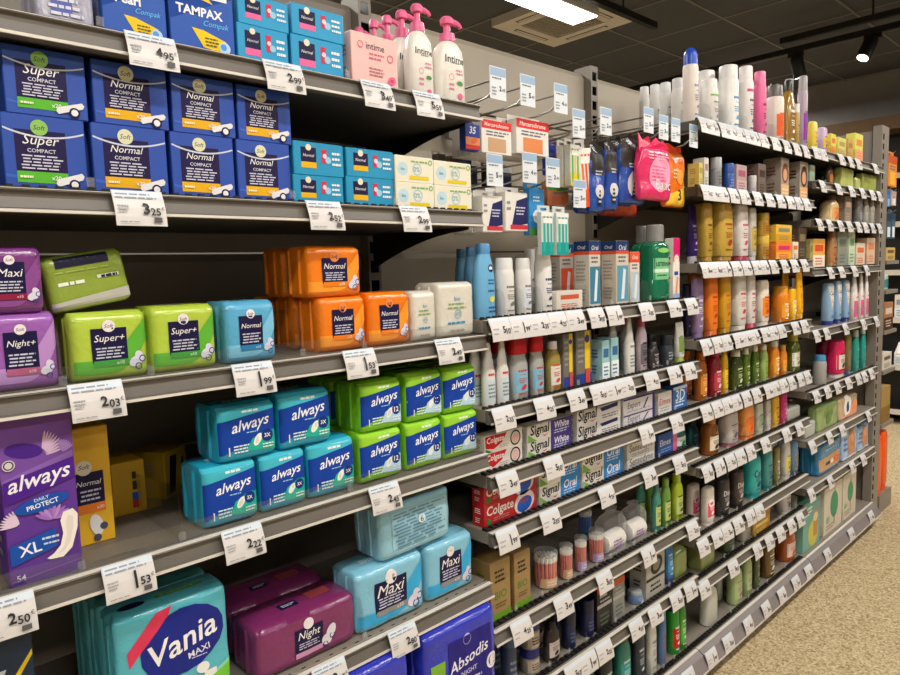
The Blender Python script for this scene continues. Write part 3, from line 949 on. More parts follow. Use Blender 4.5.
def make_bag(root, w, h, d, b, c, l, k, t, ex):
    """soft hanging bag with gathered header"""
    hb = h * .82
    rows = []
    n = 40
    for i in range(n + 1):
        s = i / n
        kk = (1 - abs(2 * s - 1) ** 8) ** .4
        rows.append((s * hb, w / 2 * (.94 + .06 * kk) * (1 - .12 * max(0, s - .7) / .3), d / 2 * (.12 + .88 * kk), 3.4))
    SEED[0] += 1
    lf = Loft(rows, .0055, SEED[0])
    mb = MB()
    lf.add(mb, mat(b, 'film'), seg=64)
    mb.build('bag_body', root, smooth=math.radians(60))
    mb = MB()
    m = mat(k, 'film')
    if ex.get('look') == 'pink':
        top = [(-.48, 1.02), (-.34, .93), (-.2, .99), (-.06, .9), (.08, 1.0), (.2, .92), (.34, .97), (.46, .9)]
    elif ex.get('look') == 'orange':
        top = [(-.46, .93), (-.2, .96), (.1, .9), (.46, .97)]
    else:
        top = [(-.36, .9), (-.1, .93), (-.05, 1.0), (.05, 1.0), (.1, .93), (.36, .9)]
    front = [(-w * .47, -.004, hb * .9), (w * .47, -.004, hb * .9)] + [(x * w, -.003 + .004 * math.sin(i * 2.3), z * h) for i, (x, z) in reversed(list(enumerate(top)))]
    nf = len(front)
    mb.add(front + [(x, y + .003, z) for x, y, z in front], [tuple(range(nf)), tuple(range(2 * nf - 1, nf - 1, -1))] + [(i, nf + i, nf + (i + 1) % nf, (i + 1) % nf) for i in range(nf)], m)
    mb.build('header_fold', root)
    ops = print_ops(ex.get('look'), b, c, l, k, t) or [('r', -.8, .1, .8, .7, l)]
    print_part('front_print', ops, w, hb, lf.front, .006, root, lift=.0012)


MAKERS = {'carton': make_carton, 'pouch': make_pouch, 'can': make_can, 'bottle': make_bottle, 'slab': make_slab, 'tube': make_tube, 'jar': make_jar, 'pump': make_pump, 'cone': make_cone,
          'lotion': make_lotion, 'mouthwash': make_mouthwash, 'tub': make_tub, 'cotton': make_cotton, 'blister': make_blister, 'bag': make_bag}
KIND_NAMES = {'carton': ('product_box', 'box'), 'pouch': ('soft_pack', 'soft pack'), 'can': ('spray_can', 'spray can'), 'bottle': ('plastic_bottle', 'bottle'), 'slab': ('shampoo_bottle', 'bottle'), 'tube': ('squeeze_tube', 'tube'),
              'jar': ('cream_jar', 'jar'), 'pump': ('pump_bottle', 'pump bottle'), 'cone': ('nozzle_bottle', 'bottle'), 'lotion': ('lotion_bottle', 'bottle'), 'mouthwash': ('mouthwash_bottle', 'bottle'), 'tub': ('cotton_bud_drum', 'cotton buds'),
              'cotton': ('cotton_pad_bag', 'cotton pads'), 'blister': ('hanging_pack', 'hanging pack'), 'bag': ('razor_bag', 'razor bag')}
for_word = [('tampon box', 'tampon_box', 'tampon box'), ('liner box', 'liner_box', 'liner box'), ('pad pack', 'pad_pack', 'pad pack'), ('toothpaste box', 'toothpaste_box', 'toothpaste box'), ('Colgate box', 'toothpaste_box', 'toothpaste box'), ('toothbrush box', 'toothbrush_box', 'toothbrush box'),
            ('diaper pack', 'diaper_pack', 'diaper pack'), ('wipes pack', 'wipes_pack', 'wipes pack'), ('soap bar', 'soap_bar', 'soap bar'), ('hair mask tub', 'hair_mask_tub', 'tub'), ('carton', 'cardboard_carton', 'carton'), ('blister pack', 'toothbrush_pack', 'toothbrush pack'),
            ('Absodis', 'night_pad_pack', 'pad pack'), ('packet', 'liner_packet', 'packet')]


# ------------------------------------------------------------------ room shell
def floor_mat():
    m = bpy.data.materials.new('speckled_vinyl')
    m.use_nodes = True
    nt = m.node_tree
    p = nt.nodes['Principled BSDF']
    p.inputs['Roughness'].default_value = .55
    tc = nt.nodes.new('ShaderNodeTexCoord')
    vo = nt.nodes.new('ShaderNodeTexVoronoi')
    vo.inputs['Scale'].default_value = 150
    nt.links.new(tc.outputs['Object'], vo.inputs['Vector'])
    rp = nt.nodes.new('ShaderNodeValToRGB')
    els = rp.color_ramp.elements
    els[0].position, els[0].color = 0, rgb('8a7450')
    els[1].position, els[1].color = 1, rgb('d8c8a4')
    for pos, c in ((.16, 'a28a62'), (.3, 'b8a27a'), (.62, 'c0aa82'), (.8, 'cdbb94')):
        e = els.new(pos)
        e.color = rgb(c)
    sp = nt.nodes.new('ShaderNodeSeparateColor')
    nt.links.new(vo.outputs['Color'], sp.inputs[0])
    nt.links.new(sp.outputs[0], rp.inputs[0])
    nt.links.new(rp.outputs[0], p.inputs['Base Color'])
    return m


fl = MB().box(-4, 6.9, -5, 6, -.05, 0, floor_mat()).build('floor')
tag(fl, kind='structure')
GREY_WALL = mat('8b8883', 'paint')
PALE_WALL = mat('b5aea3', 'paint')
for nm, b in (('wall_far', (6.9, 7.0, -5, 6)), ('wall_near', (-4.1, -4, -5, 6)), ('wall_back', (-4, 6.9, 6, 6.1)), ('wall_aisle', (-4, 6.9, -5.1, -5))):
    tag(MB().box(*b, 0, 3.1, GREY_WALL if nm in ('wall_far', 'wall_back') else PALE_WALL).build(nm), kind='structure')
ceil = MB().box(-4, 6.9, -5, 6, CEIL_Z + .008, CEIL_Z + .06, mat('3a3835', 'matte')).build('ceiling')
tag(ceil, kind='structure')
TILE = mat('4b4c50', 'matte')
tile_me = MB().box(-.2955, .2955, -.2955, .2955, 0, .014, TILE).mesh('ceiling_tile')
for i in range(-8, 5):
    for j in range(-7, 8):
        x, y = 3.85 + .6 * i + .3, 1.06 + .6 * j + .3
        if not (-2.2 < x < 6.75 and -4.2 < y < 5.4):
            continue
        o = bpy.data.objects.new('ceiling_tile', tile_me)
        o.location = (x, y, CEIL_Z - .004)
        link(o, ceil)
BAR = mat('77746f', 'paint')
for j in range(-8, 8):
    y = 1.06 + .6 * j
    if -4.5 < y < 5.7:
        MB().box(-2.5, 6.9, y - .008, y + .008, CEIL_Z - .010, CEIL_Z - .003, BAR).build('grid_bar', ceil)
for i in range(-9, 6):
    x = 3.85 + .6 * i
    if -2.5 < x < 6.88:
        MB().box(x - .008, x + .008, -4.5, 5.7, CEIL_Z - .0095, CEIL_Z - .003, BAR).build('grid_bar', ceil)

# ------------------------------------------------------------------ ceiling fittings
BLACK = mat('141413', 'paint')
LAMP_GLOW = emit_mat('lamp_diffuser', (1.0, .93, .84, 1), 9.0)


def ceiling_lamp(x, y, power, label):
    r = tag(empty('linear_ceiling_lamp', (x, y, LAMP_Z)), label, 'ceiling lamp', 'linear lamps along the aisles')
    MB().box(-.6, .6, -.09, .09, .006, .05, mat('d8d6d0', 'paint')).build('lamp_housing', r, bevel=.004)
    MB().box(-.59, .59, -.082, .082, 0, .006, LAMP_GLOW).build('diffuser', r)
    for s in (-.5, .5):
        MB().tube([(s, 0, .05), (s, 0, CEIL_Z - LAMP_Z - .004)], .006, BLACK).build('hanger', r)
    ld = bpy.data.lights.new('lamp_light', 'AREA')
    ld.shape = 'RECTANGLE'
    ld.size, ld.size_y = 1.16, .16
    ld.energy = power
    ld.color = LAMP_COLOR
    lo = bpy.data.objects.new('lamp_light', ld)
    lo.location = (0, 0, -.004)
    link(lo, r)
    return r


NUMW = ['first', 'second', 'third', 'fourth', 'fifth', 'sixth', 'seventh', 'eighth', 'ninth', 'tenth', 'eleventh', 'twelfth', 'thirteenth', 'fourteenth', 'fifteenth']
for n, (x, y) in enumerate(AISLE_LAMPS):
    ceiling_lamp(x, y, AISLE_POWER, 'white linear lamp over the shopping aisle, %s from the near end' % NUMW[n])
for n, (x, y) in enumerate(FILL_LAMPS):
    ceiling_lamp(x, y, FILL_POWER, 'unseen white fill lamp added behind the viewer, %s from the near end' % NUMW[n])
for n, (x, y) in enumerate(BACK_LAMPS):
    ceiling_lamp(x, y, BACK_POWER, 'lit white linear lamp under the ceiling air vent' if n == 0 else 'white linear lamp over a neighbouring aisle, %s of them' % NUMW[n - 1])

# air-conditioning cassette
ac = tag(empty('ceiling_air_vent', (3.57, 1.70, 2.96)), 'beige square air conditioning cassette in the dark tiled ceiling', 'air vent')
AC = mat('d6d0c6', 'paint')
mb = MB()
mb.box(-.32, .32, -.32, -.19, 0, .05, AC).box(-.32, .32, .19, .32, 0, .05, AC).box(-.32, -.19, -.19, .19, 0, .05, AC).box(.19, .32, -.19, .19, 0, .05, AC)
mb.build('vent_frame', ac)
MB().box(-.19, .19, -.19, .19, .02, .05, mat('857d72', 'paint')).build('vent_grille', ac)
for i in range(15):
    MB().box(-.188, .188, -.18 + i * .0255 - .004, -.18 + i * .0255 + .004, .006, .02, mat('b5ad9f', 'paint')).build('grille_slat', ac)
for a in range(4):
    o = MB().box(-.16, .16, -.272, -.242, -.002, .002, mat('2a2826', 'paint')).build('air_slot', ac)
    o.rotation_euler = (0, 0, a * math.pi / 2)
    o = MB().box(-.15, .15, -.266, -.248, -.003, .0, AC).build('air_flap', ac)
    o.rotation_euler = (0, 0, a * math.pi / 2)


def track(name, p0, p1, label, hang=True):
    r = tag(empty(name, p0), label, 'light track')
    d = Vector(p1) - Vector(p0)
    mb = MB()
    w = .018
    if abs(d.x) > abs(d.y):
        mb.box(0, d.x, -w, w, -.018, .018, BLACK)
    else:
        mb.box(-w, w, min(0, d.y), max(0, d.y), -.018, .018, BLACK)
    mb.build('track_bar', r)
    n = 4
    for i in range(n):
        q = d * ((i + .5) / n)
        MB().tube([(q.x, q.y, .018), (q.x, q.y, CEIL_Z - p0[2] - .004)], .006, BLACK).build('hanger', r)
    return r


track('ceiling_light_track', (1.0, 1.17, 2.85), (3.78, 1.17, 2.85), 'black hanging track running beside the lit linear lamp')
track('ceiling_light_track', (5.05, 4.6, 2.87), (5.05, -3.5, 2.87), 'black hanging track crossing the aisle, farther of two')
track('ceiling_light_track', (4.78, .82, 2.87), (4.78, -3.5, 2.87), 'shorter black hanging track crossing the aisle, nearer of two')


def spot(x, y, z, label, aim):
    r = tag(empty('track_spotlight', (x, y, z)), label, 'spotlight')
    mb = MB()
    Loft([(-.15, .042, .042, 2), (-.02, .042, .042, 2), (0, .032, .032, 2)]).add(mb, BLACK, seg=20)
    can = mb.build('spot_can', r, smooth=SMOOTH)
    can.rotation_euler = aim
    MB().box(-.012, .012, -.05, .05, -.01, .03, BLACK).build('track_adapter', r)
    g = MB()
    Loft([(-.153, .034, .034, 2), (-.1505, .034, .034, 2)]).add(g, LAMP_GLOW, seg=20)
    g.build('lens', can)
    ld = bpy.data.lights.new('spot_light', 'SPOT')
    ld.energy = 60
    ld.spot_size = math.radians(70)
    ld.spot_blend = .6
    ld.shadow_soft_size = .035
    ld.color = LAMP_COLOR
    lo = bpy.data.objects.new('spot_light', ld)
    lo.location = (0, 0, -.156)
    link(lo, can)
    return r


spot(5.05, .35, 2.83, 'lit black track spotlight at the upper right', (.25, .45, 0))
spot(5.05, .82, 2.83, 'black track spotlight above the hairspray cans, turned away', (-.1, -.3, 0))
spot(5.05, 1.95, 2.83, 'small black track spotlight above the white cans', (.2, -.5, 0))

# ------------------------------------------------------------------ shelving
METAL = mat('857d72', 'paint')       # beige grey enamel
METAL_D = mat('6f685f', 'paint')
RAIL = mat('655f57', 'paint')
RAIL_LIP = mat('ddd7cb', 'plastic')
UNDER_SHADE = mat('3d3833', 'paint')  # board enamel darkened to paint in the shade under the upper shelves
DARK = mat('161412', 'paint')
BACK_Y = .415
BAYS = {'A': (-.35, 1.0, 'pad'), 'B': (1.0, 2.0, 'dental'), 'C': (2.0, 3.0, 'shampoo'), 'D': (3.0, 3.966, 'far')}
PANEL = {'A': mat('837b70', 'paint'), 'B': mat('b0a693', 'paint'), 'C': mat('b0a693', 'paint'), 'D': mat('8a8377', 'paint')}


def upright(parent, x, y0, y1, z1, w=.04, hole_side=None):
    """slotted steel post: front face is built round its slots, hollow behind"""
    mb = MB()
    h = w / 2
    mb.box(x - h, x - h + .003, y0, y1, 0, z1, METAL).box(x + h - .003, x + h, y0, y1, 0, z1, METAL).box(x - h, x + h, y1 - .003, y1, 0, z1, METAL)
    s = .013
    cx = x
    mb.box(x - h + .003, cx - s, y0, y0 + .003, 0, z1, METAL).box(cx + s, x + h - .003, y0, y0 + .003, 0, z1, METAL)
    z = .0
    while z < z1 - .06:
        mb.box(cx - s, cx + s, y0, y0 + .003, z, z + .020, METAL)
        z += .05
    mb.box(cx - s, cx + s, y0, y0 + .003, z, z1, METAL)
    mb.box(x - h + .003, x + h - .003, y1 - .008, y1 - .003, 0, z1 - .004, DARK)  # inner faces coloured black for the shade behind the slots
    mb.box(x - h + .003, x - h + .0035, y0 + .003, y1 - .003, 0, z1 - .004, DARK).box(x + h - .0035, x + h - .003, y0 + .003, y1 - .003, 0, z1 - .004, DARK)
    return mb.build('upright', parent)


for key, (x0, x1, nm) in BAYS.items():
    g = tag(empty('gondola_bay', ((x0 + x1) / 2, .4, 0)),
            {'A': 'beige grey steel shelving bay frame behind the pad packs', 'B': 'beige grey steel shelving bay frame behind the dental goods', 'C': 'beige grey steel shelving bay frame behind the shampoo bottles', 'D': 'beige grey steel shelving bay frame at the far end of the row'}[key], 'shelving', 'shelving bays of the row')
    ox, oy = -(x0 + x1) / 2, -.4
    zs = [.02 + .208 * i for i in range(11)]
    for a, b in zip(zs, zs[1:]):
        mb = MB()
        top = b - .004
        y = BACK_Y + oy
        mb.prism_x([(y, a), (y, top - .016), (y + .008, top), (y + .03, top), (y + .03, a)], x0 + .022 + ox, x1 - .022 + ox, PANEL[key])
        mb.build('back_panel', g)
    upright(g, x0 + ox, .385 + oy, .46 + oy, 2.12)
    mb = MB()
    mb.box(x0 + ox, x1 + ox, .03 + oy, .38 + oy, 0, .06, METAL_D)
    mb.build('plinth', g)
    if key in 'BCD':
        mb = MB()
        mb.box(x0 + .022 + ox, x1 - .022 + ox, .392 + oy, .412 + oy, 1.82, 1.85, METAL_D)
        if key == 'B':
            mb.box(x0 + .022 + ox, x1 - .022 + ox, .392 + oy, .412 + oy, 1.635, 1.665, METAL_D)
        mb.build('cross_bar', g)

ORD = {1: 'top', 2: 'second', 3: 'third', 4: 'fourth', 5: 'fifth', 6: 'sixth', 7: 'seventh', 8: 'eighth', 9: 'bottom'}


def shelf_phrase(sh):
    nm = BAYS[sh[0]][2]
    n = int(sh[1])
    if sh == 'B7':
        n = 9
    if sh == 'A6':
        n = 9
    return '%s shelf of the %s bay' % (ORD[n], nm)


def rail_profile(base):
    if base:
        return [(.0, -.001), (-.012, -.001), (-.03, -.014), (-.05, -.052), (-.05, -.06), (-.044, -.06), (0, -.06)]
    return [(.0, -.001), (-.012, -.001), (-.0135, -.003), (-.0085, -.006), (-.008, -.012), (-.0125, -.026), (-.0165, -.0275), (-.017, -.0315), (-.012, -.033), (0, -.033)]


def gondola_shelf(sh, z, x0, x1, base=False, perf=False, clear=False, slot_shade=False, wide_slot_shade=False):
    w = x1 - x0
    r = tag(empty('gondola_shelf', ((x0 + x1) / 2, .19, z)), 'grey metal shelf with price rail, ' + shelf_phrase(sh), 'shelf', 'shelves of the ' + BAYS[sh[0]][2] + ' bay')
    h = w / 2 - .002
    f = -.19
    MB().box(-h, h, f + .002, .192, -.030, 0, UNDER_SHADE if sh in ('A1', 'A2', 'C1', 'C2', 'D1', 'D2') else METAL if sh[0] != 'A' or perf else METAL_D).build('shelf_board', r, bevel=.001)
    pr = rail_profile(base)
    mb = MB()
    mb.prism_x([(y + f, zz) for y, zz in pr], -h, h, RAIL if not base else mat('847c7b', 'paint'))
    mb.box(-h, h, -.0132 + f, -.002 + f, -.001, -.0001, RAIL_LIP)
    mb.box(-h, h, (-.0195 if not base else -.052) + f, (-.0165 if not base else -.049) + f, -.0325 if not base else -.06, -.0285 if not base else -.055, RAIL_LIP)
    mb.build('price_rail', r)
    if not base:
        for s in (-1, 1):
            pts = [(.19, -.030), (f + .03, -.030), (f + .03, -.036)]
            for i in range(9):
                t = i / 8
                pts.append((f + .05 + (.38 - .05) * t * .98, -.038 - .075 * t ** 1.7))
            pts.append((.19, -.115))
            x = s * (h - .004)
            MB().prism_x([(y, zz) for y, zz in pts], x - .0015, x + .0015, DARK).build('bracket', r)
    if slot_shade:  # black slotted strip; its black also stands for shade between goods and rail
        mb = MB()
        dk = .0205 if wide_slot_shade else .011
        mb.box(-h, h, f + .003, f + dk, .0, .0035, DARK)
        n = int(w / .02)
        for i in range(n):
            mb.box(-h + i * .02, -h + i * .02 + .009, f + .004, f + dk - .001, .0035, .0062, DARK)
        mb.build('slot_shade_strip', r)
    if perf:
        mb = MB()
        for i in range(int(w / .03)):
            x = -h + .02 + i * .03
            mb.box(x - .004, x + .004, f + .006, f + .0085, 0, .0006, DARK)
        mb.build('hole_row', r)['kind'] = 'stuff'
    if clear:
        MB().box(-h, h, f + .0025, f + .004, 0, .028, CLEAR).build('clear_front_lip', r)
    return r


SHELF_Z = {'A1': 1.77, 'A2': 1.545, 'A3': 1.275, 'A4': 1.006, 'A5': 0.702, 'A6': 0.4, 'B0': 1.62, 'B1': 1.307, 'B2': 1.103, 'B3': 0.949, 'B4': 0.816, 'B5': 0.577, 'B6': 0.376, 'B7': 0.115, 'C1': 1.87, 'C2': 1.663, 'C3': 1.418, 'C4': 1.168, 'C5': 0.949, 'C6': 0.744, 'C7': 0.495, 'C8': 0.345, 'C9': 0.115, 'D1': 1.876, 'D2': 1.746, 'D3': 1.586, 'D4': 1.38, 'D5': 1.115, 'D6': 0.85, 'D7': 0.634, 'D8': 0.42, 'D9': 0.115}
ITEMS = [
('A1','pouch','clear crinkled packet of small white liners',0.2054,0.054,1.77,0.075,0.055,0.08,'a8a6b8','','','5560a8','',0,{'look': 'plainpk'}),
('A1','carton','royal blue compact tampon box left of the lettered blue tampon box',0.2977,0.049,1.77,0.091,0.114,0.07,'0f4fae','','','','',0,{'look': 'tampax'}),
('A1','carton','royal blue tampon box with yellow swoosh and large white brand lettering',0.4006,0.049,1.77,0.104,0.127,0.07,'0f4fae','','','','TAMPAX',0,{'look': 'tampax'}),
('A1','carton','bright blue slim liner box at the bottom of its pair, beside the tampon boxes',0.5044,0.054,1.77,0.093,0.063,0.08,'1597c9','','','e86aa0','',0,{'look': 'teal'}),
('A1','carton','bright blue slim liner box on top of its pair, beside the tampon boxes',0.5079,0.054,1.8325,0.093,0.049,0.08,'1597c9','','','e86aa0','',0,{'look': 'teal'}),
('A1','carton','bright blue slim liner box at the bottom of its pair, beside the pink box',0.6112,0.054,1.77,0.108,0.066,0.08,'1597c9','','','e86aa0','',0,{'look': 'teal'}),
('A1','carton','bright blue slim liner box on top of its pair, beside the pink box',0.6146,0.054,1.8364,0.108,0.052,0.08,'1597c9','','','e86aa0','',0,{'look': 'teal'}),
('A1','carton','pale pink wipes box leaning by the pump bottles',0.7387,0.039,1.77,0.11,0.098,0.05,'f0bdb6','','','','',0,{'look': 'intime'}),
('A1','pump','white pump bottle with pink pump, rightmost at shelf end',0.9525,0.0372,1.77,0.077,0.185,0.046,'eee9df','f0709f','','2a2a2a','Intime',0,{}),
('A1','pump','white pump bottle with pink pump, tallest beside the shelf end',0.8798,0.0499,1.77,0.066,0.198,0.04,'eee9df','f0709f','','2a2a2a','Intime',0,{}),
('A1','pump','white pump bottle with pink pump, nearest behind the pink box',0.8892,0.1103,1.77,0.068,0.205,0.041,'eee9df','f0709f','','2a2a2a','Intime',0,{}),
('A1','pump','white pump bottle with pink pump, second behind the pink box',0.9037,0.1786,1.77,0.062,0.217,0.037,'eee9df','f0709f','','2a2a2a','Intime',0,{}),
('A1','pump','white pump bottle with pink pump, third behind the pink box',0.92,0.2475,1.77,0.058,0.231,0.035,'eee9df','f0709f','','2a2a2a','Intime',0,{}),
('A1','pump','white pump bottle with pink pump, farthest behind the pink box',0.9305,0.3189,1.77,0.063,0.235,0.038,'eee9df','f0709f','','2a2a2a','Intime',0,{}),
('A2','carton','green-banded Super royal blue compact tampon box, bottom of its stack',0.1655,0.064,1.545,0.101,0.1,0.1,'2149a6','','','5bb531','Super',0,{'look': 'soft'}),
('A2','carton','green-banded Super royal blue compact tampon box, top of its stack',0.173,0.064,1.645,0.1,0.089,0.1,'2149a6','','','5bb531','Super',0,{'look': 'soft'}),
('A2','carton','first yellow-banded Normal royal blue compact tampon box, bottom of its stack',0.277,0.064,1.545,0.105,0.1,0.1,'2149a6','','','e3ad1c','Normal',0,{'look': 'soft'}),
('A2','carton','first yellow-banded Normal royal blue compact tampon box, top of its stack',0.284,0.064,1.645,0.105,0.089,0.1,'2149a6','','','e3ad1c','Normal',0,{'look': 'soft'}),
('A2','carton','second yellow-banded Normal royal blue compact tampon box, bottom of its stack',0.3875,0.064,1.545,0.102,0.1,0.1,'2149a6','','','e3ad1c','Normal',0,{'look': 'soft'}),
('A2','carton','second yellow-banded Normal royal blue compact tampon box, top of its stack',0.394,0.064,1.645,0.102,0.089,0.1,'2149a6','','','e3ad1c','Normal',0,{'look': 'soft'}),
('A2','carton','third yellow-banded Normal royal blue compact tampon box, bottom of its stack',0.4934,0.064,1.545,0.098,0.1,0.1,'2149a6','','','e3ad1c','Normal',0,{'look': 'soft'}),
('A2','carton','third yellow-banded Normal royal blue compact tampon box, top of its stack',0.4995,0.064,1.645,0.098,0.089,0.1,'2149a6','','','e3ad1c','Normal',0,{'look': 'soft'}),
('A2','carton','teal blue small tampon box, bottom of the left stack',0.5998,0.0565,1.545,0.105,0.051,0.085,'0e8fbb','','','e3b21c','',0,{'look': 'teal'}),
('A2','carton','teal blue small tampon box, top of the left stack',0.6029,0.0565,1.5962,0.105,0.058,0.085,'0e8fbb','','','e3b21c','',0,{'look': 'teal'}),
('A2','carton','teal blue small tampon box, bottom of the right stack',0.7153,0.0565,1.545,0.112,0.056,0.085,'0e8fbb','','','e3b21c','',0,{'look': 'teal'}),
('A2','carton','teal blue small tampon box, top of the right stack',0.7181,0.0565,1.6006,0.112,0.053,0.085,'0e8fbb','','','e3b21c','',0,{'look': 'teal'}),
('A2','carton','cream organic tampon box with yellow band, bottom of the left stack',0.8288,0.0565,1.545,0.102,0.054,0.085,'e6e2cc','','','','',0,{'look': 'cream'}),
('A2','carton','cream organic tampon box with yellow band, top of the left stack',0.8288,0.0565,1.5986,0.102,0.052,0.085,'e6e2cc','','','','',0,{'look': 'cream'}),
('A2','carton','cream organic tampon box with yellow band, bottom of the right stack',0.936,0.0565,1.545,0.11,0.053,0.085,'e6e2cc','','','','',0,{'look': 'cream'}),
('A2','carton','cream organic tampon box with yellow band, top of the right stack',0.936,0.0565,1.5977,0.11,0.051,0.085,'e6e2cc','','','','',0,{'look': 'cream'}),
('A3','pouch','lilac Night pad pack under the darker purple one',0.1171,0.059,1.275,0.085,0.105,0.09,'9a5cb0','','','b05a80','Night+',0,{'look': 'softpk'}),
('A3','pouch','dark purple pad pack standing on the lilac pack',0.1117,0.054,1.3803,0.074,0.09,0.08,'7a3a80','','','8a2040','Maxi',0,{'look': 'softpk'}),
('A3','pouch','lime green Super pad pack under the tipped olive pack',0.2292,0.059,1.275,0.105,0.1,0.09,'b4cc45','','','3f9a3a','Super+',0,{'look': 'softpk'}),
('A3','pouch','olive green pad pack lying tipped on the green packs',0.2163,0.075,1.3745,0.111,0.079,0.09,'8da33c','','','30304a','',0,{'look': 'tipped', 'tilt': -0.16}),
('A3','pouch','lime green Super pad pack beside the light blue pack',0.3393,0.059,1.275,0.102,0.103,0.09,'b4cc45','','','3f9a3a','Super+',0,{'look': 'softpk'}),
('A3','pouch','light blue Normal pad pack beside the lime packs',0.4532,0.059,1.275,0.091,0.104,0.09,'58abd2','','','1e7fb5','Normal',0,{'look': 'softpk'}),
('A3','pouch','orange Normal pad pack at the bottom of the orange stack',0.6404,0.0565,1.275,0.104,0.103,0.085,'f07d10','','','f07d10','Normal',2,{'look': 'softpk'}),
('A3','pouch','orange Normal pad pack on top of the orange stack',0.6273,0.0565,1.3782,0.117,0.093,0.085,'f07d10','','','f07d10','Normal',1,{'look': 'softpk'}),
('A3','pouch','orange Normal pad pack beside the white packs',0.7516,0.0565,1.275,0.104,0.106,0.085,'f07d10','','','f07d10','Normal',0,{'look': 'softpk'}),
('A3','pouch','narrow cream organic pad pack next to the orange packs',0.8435,0.0565,1.275,0.065,0.104,0.085,'ddd8ca','','','','',0,{'look': 'white'}),
('A3','pouch','wide cream organic pad pack at the shelf end',0.9375,0.0565,1.275,0.107,0.119,0.085,'ddd8ca','','','','',0,{'look': 'white'}),
('A4','carton','tall purple liner box with white script and leaf print',0.1218,0.042,1.006,0.09,0.233,0.06,'5c2f92','','','','',0,{'look': 'always_xl'}),
('A4','carton','tall yellow Normal liner box behind the purple box',0.2092,0.13,1.006,0.059,0.187,0.06,'e3b020','','','','Normal',0,{'look': 'yellow'}),
('A4','carton','low yellow box lying at the back of the shelf',0.2957,0.245,1.006,0.056,0.094,0.09,'c79a12','','','','',0,{'look': 'yellow2'}),
('A4','carton','dark yellow and black box turned at the back of the shelf',0.3776,0.28,1.006,0.062,0.088,0.08,'a5861c','','','','',0,{'rz': 0.5, 'look': 'yellow3'}),
('A4','pouch','teal pad pack, left of the bottom teal row',0.399,0.064,1.006,0.097,0.103,0.1,'1f9fc0','','','','always',0,{'look': 'always_teal'}),
('A4','pouch','teal pad pack, middle of the bottom teal row',0.4983,0.064,1.006,0.09,0.103,0.1,'1f9fc0','','','','always',1,{'look': 'always_teal'}),
('A4','pouch','teal pad pack, right of the bottom teal row',0.6007,0.064,1.006,0.103,0.103,0.1,'1f9fc0','','','','always',1,{'look': 'always_teal'}),
('A4','pouch','teal pad pack, left of the top teal row',0.4354,0.064,1.11,0.106,0.095,0.1,'1f9fc0','','','','always',0,{'look': 'always_teal'}),
('A4','pouch','teal pad pack, right of the top teal row',0.5488,0.064,1.11,0.108,0.101,0.1,'1f9fc0','','','','always',0,{'look': 'always_teal'}),
('A4','pouch','lime green pad pack, left of the bottom green row',0.7178,0.064,1.006,0.104,0.101,0.1,'7cc41e','','','','always',1,{'look': 'always_green'}),
('A4','pouch','lime green pad pack, left of the top green row',0.7229,0.064,1.107,0.103,0.099,0.1,'7cc41e','','','','always',1,{'look': 'always_green'}),
('A4','pouch','lime green pad pack, middle of the bottom green row',0.832,0.064,1.006,0.099,0.101,0.1,'7cc41e','','','','always',1,{'look': 'always_green'}),
('A4','pouch','lime green pad pack, middle of the top green row',0.8366,0.064,1.107,0.099,0.103,0.1,'7cc41e','','','','always',1,{'look': 'always_green'}),
('A4','pouch','lime green pad pack, right of the bottom green row',0.9405,0.064,1.006,0.101,0.101,0.1,'7cc41e','','','','always',1,{'look': 'always_green'}),
('A4','pouch','lime green pad pack, right of the top green row',0.941,0.064,1.107,0.1,0.102,0.1,'7cc41e','','','','always',1,{'look': 'always_green'}),
('A5','carton','dark navy box with yellow line at the left edge',0.0408,0.044,0.702,0.109,0.268,0.06,'0e2742','','','','V',0,{'look': 'navyv'}),
('A5','pouch','turquoise Maxi pad pack with navy oval, nearest of its row',0.2912,0.0555,0.702,0.181,0.205,0.075,'52b5c4','','','','Vania',2,{'look': 'vania'}),
('A5','pouch','maroon Night pad pack lying at the shelf front',0.5352,0.073,0.702,0.2139,0.095,0.11,'7a2a5e','','','','Night',1,{'look': 'night'}),
('A5','pouch','pale blue Maxi pad pack standing at the shelf front',0.7308,0.066,0.702,0.1749,0.125,0.1,'7fc0d8','','','','Maxi',0,{'look': 'softpk2'}),
('A5','pouch','pale blue Maxi pad pack standing by the shelf end',0.8984,0.066,0.702,0.139,0.125,0.1,'7fc0d8','','','','Maxi',0,{'look': 'softpk2'}),
('A5','pouch','plain pale blue pad pack lying on top of the two Maxi packs',0.809,0.07,0.829,0.196,0.115,0.1,'8cc0d2','','','','',0,{'look': 'back', 'tilt': -0.03}),
('A6','pouch','royal blue Night pad pack with green side band',0.8773,0.025,0.4055,0.218,0.26,0.12,'2b35b4','','','','Absodis',0,{'look': 'abso'}),
('A6','pouch','royal blue pad pack under the price tag',0.6186,0.025,0.4055,0.22,0.26,0.12,'2b35b4','','','','',0,{'look': 'abso2'}),
('B0','blister','navy and orange foot plaster box on a hook',1.0153,0.04,1.6839,0.044,0.065,0.02,'2b3f8c','','d8302c','e0703a','',0,{'look': 'wart2'}),
('B0','blister','white wart remover box with red band, left of two',1.0949,0.045,1.6825,0.101,0.086,0.03,'e9e4dc','','c9a07a','d8302c','Mercurochrome',2,{}),
('B0','blister','white wart remover box with red band, right of two',1.2242,0.045,1.6921,0.121,0.095,0.03,'e9e4dc','','e08a50','d8302c','Mercurochrome',2,{}),
('B0','blister','white plaster box with navy corner, left of two',1.0639,0.035,1.5041,0.066,0.095,0.03,'e6e3dc','','23265c','e6e3dc','',2,{'look': 'plaster'}),
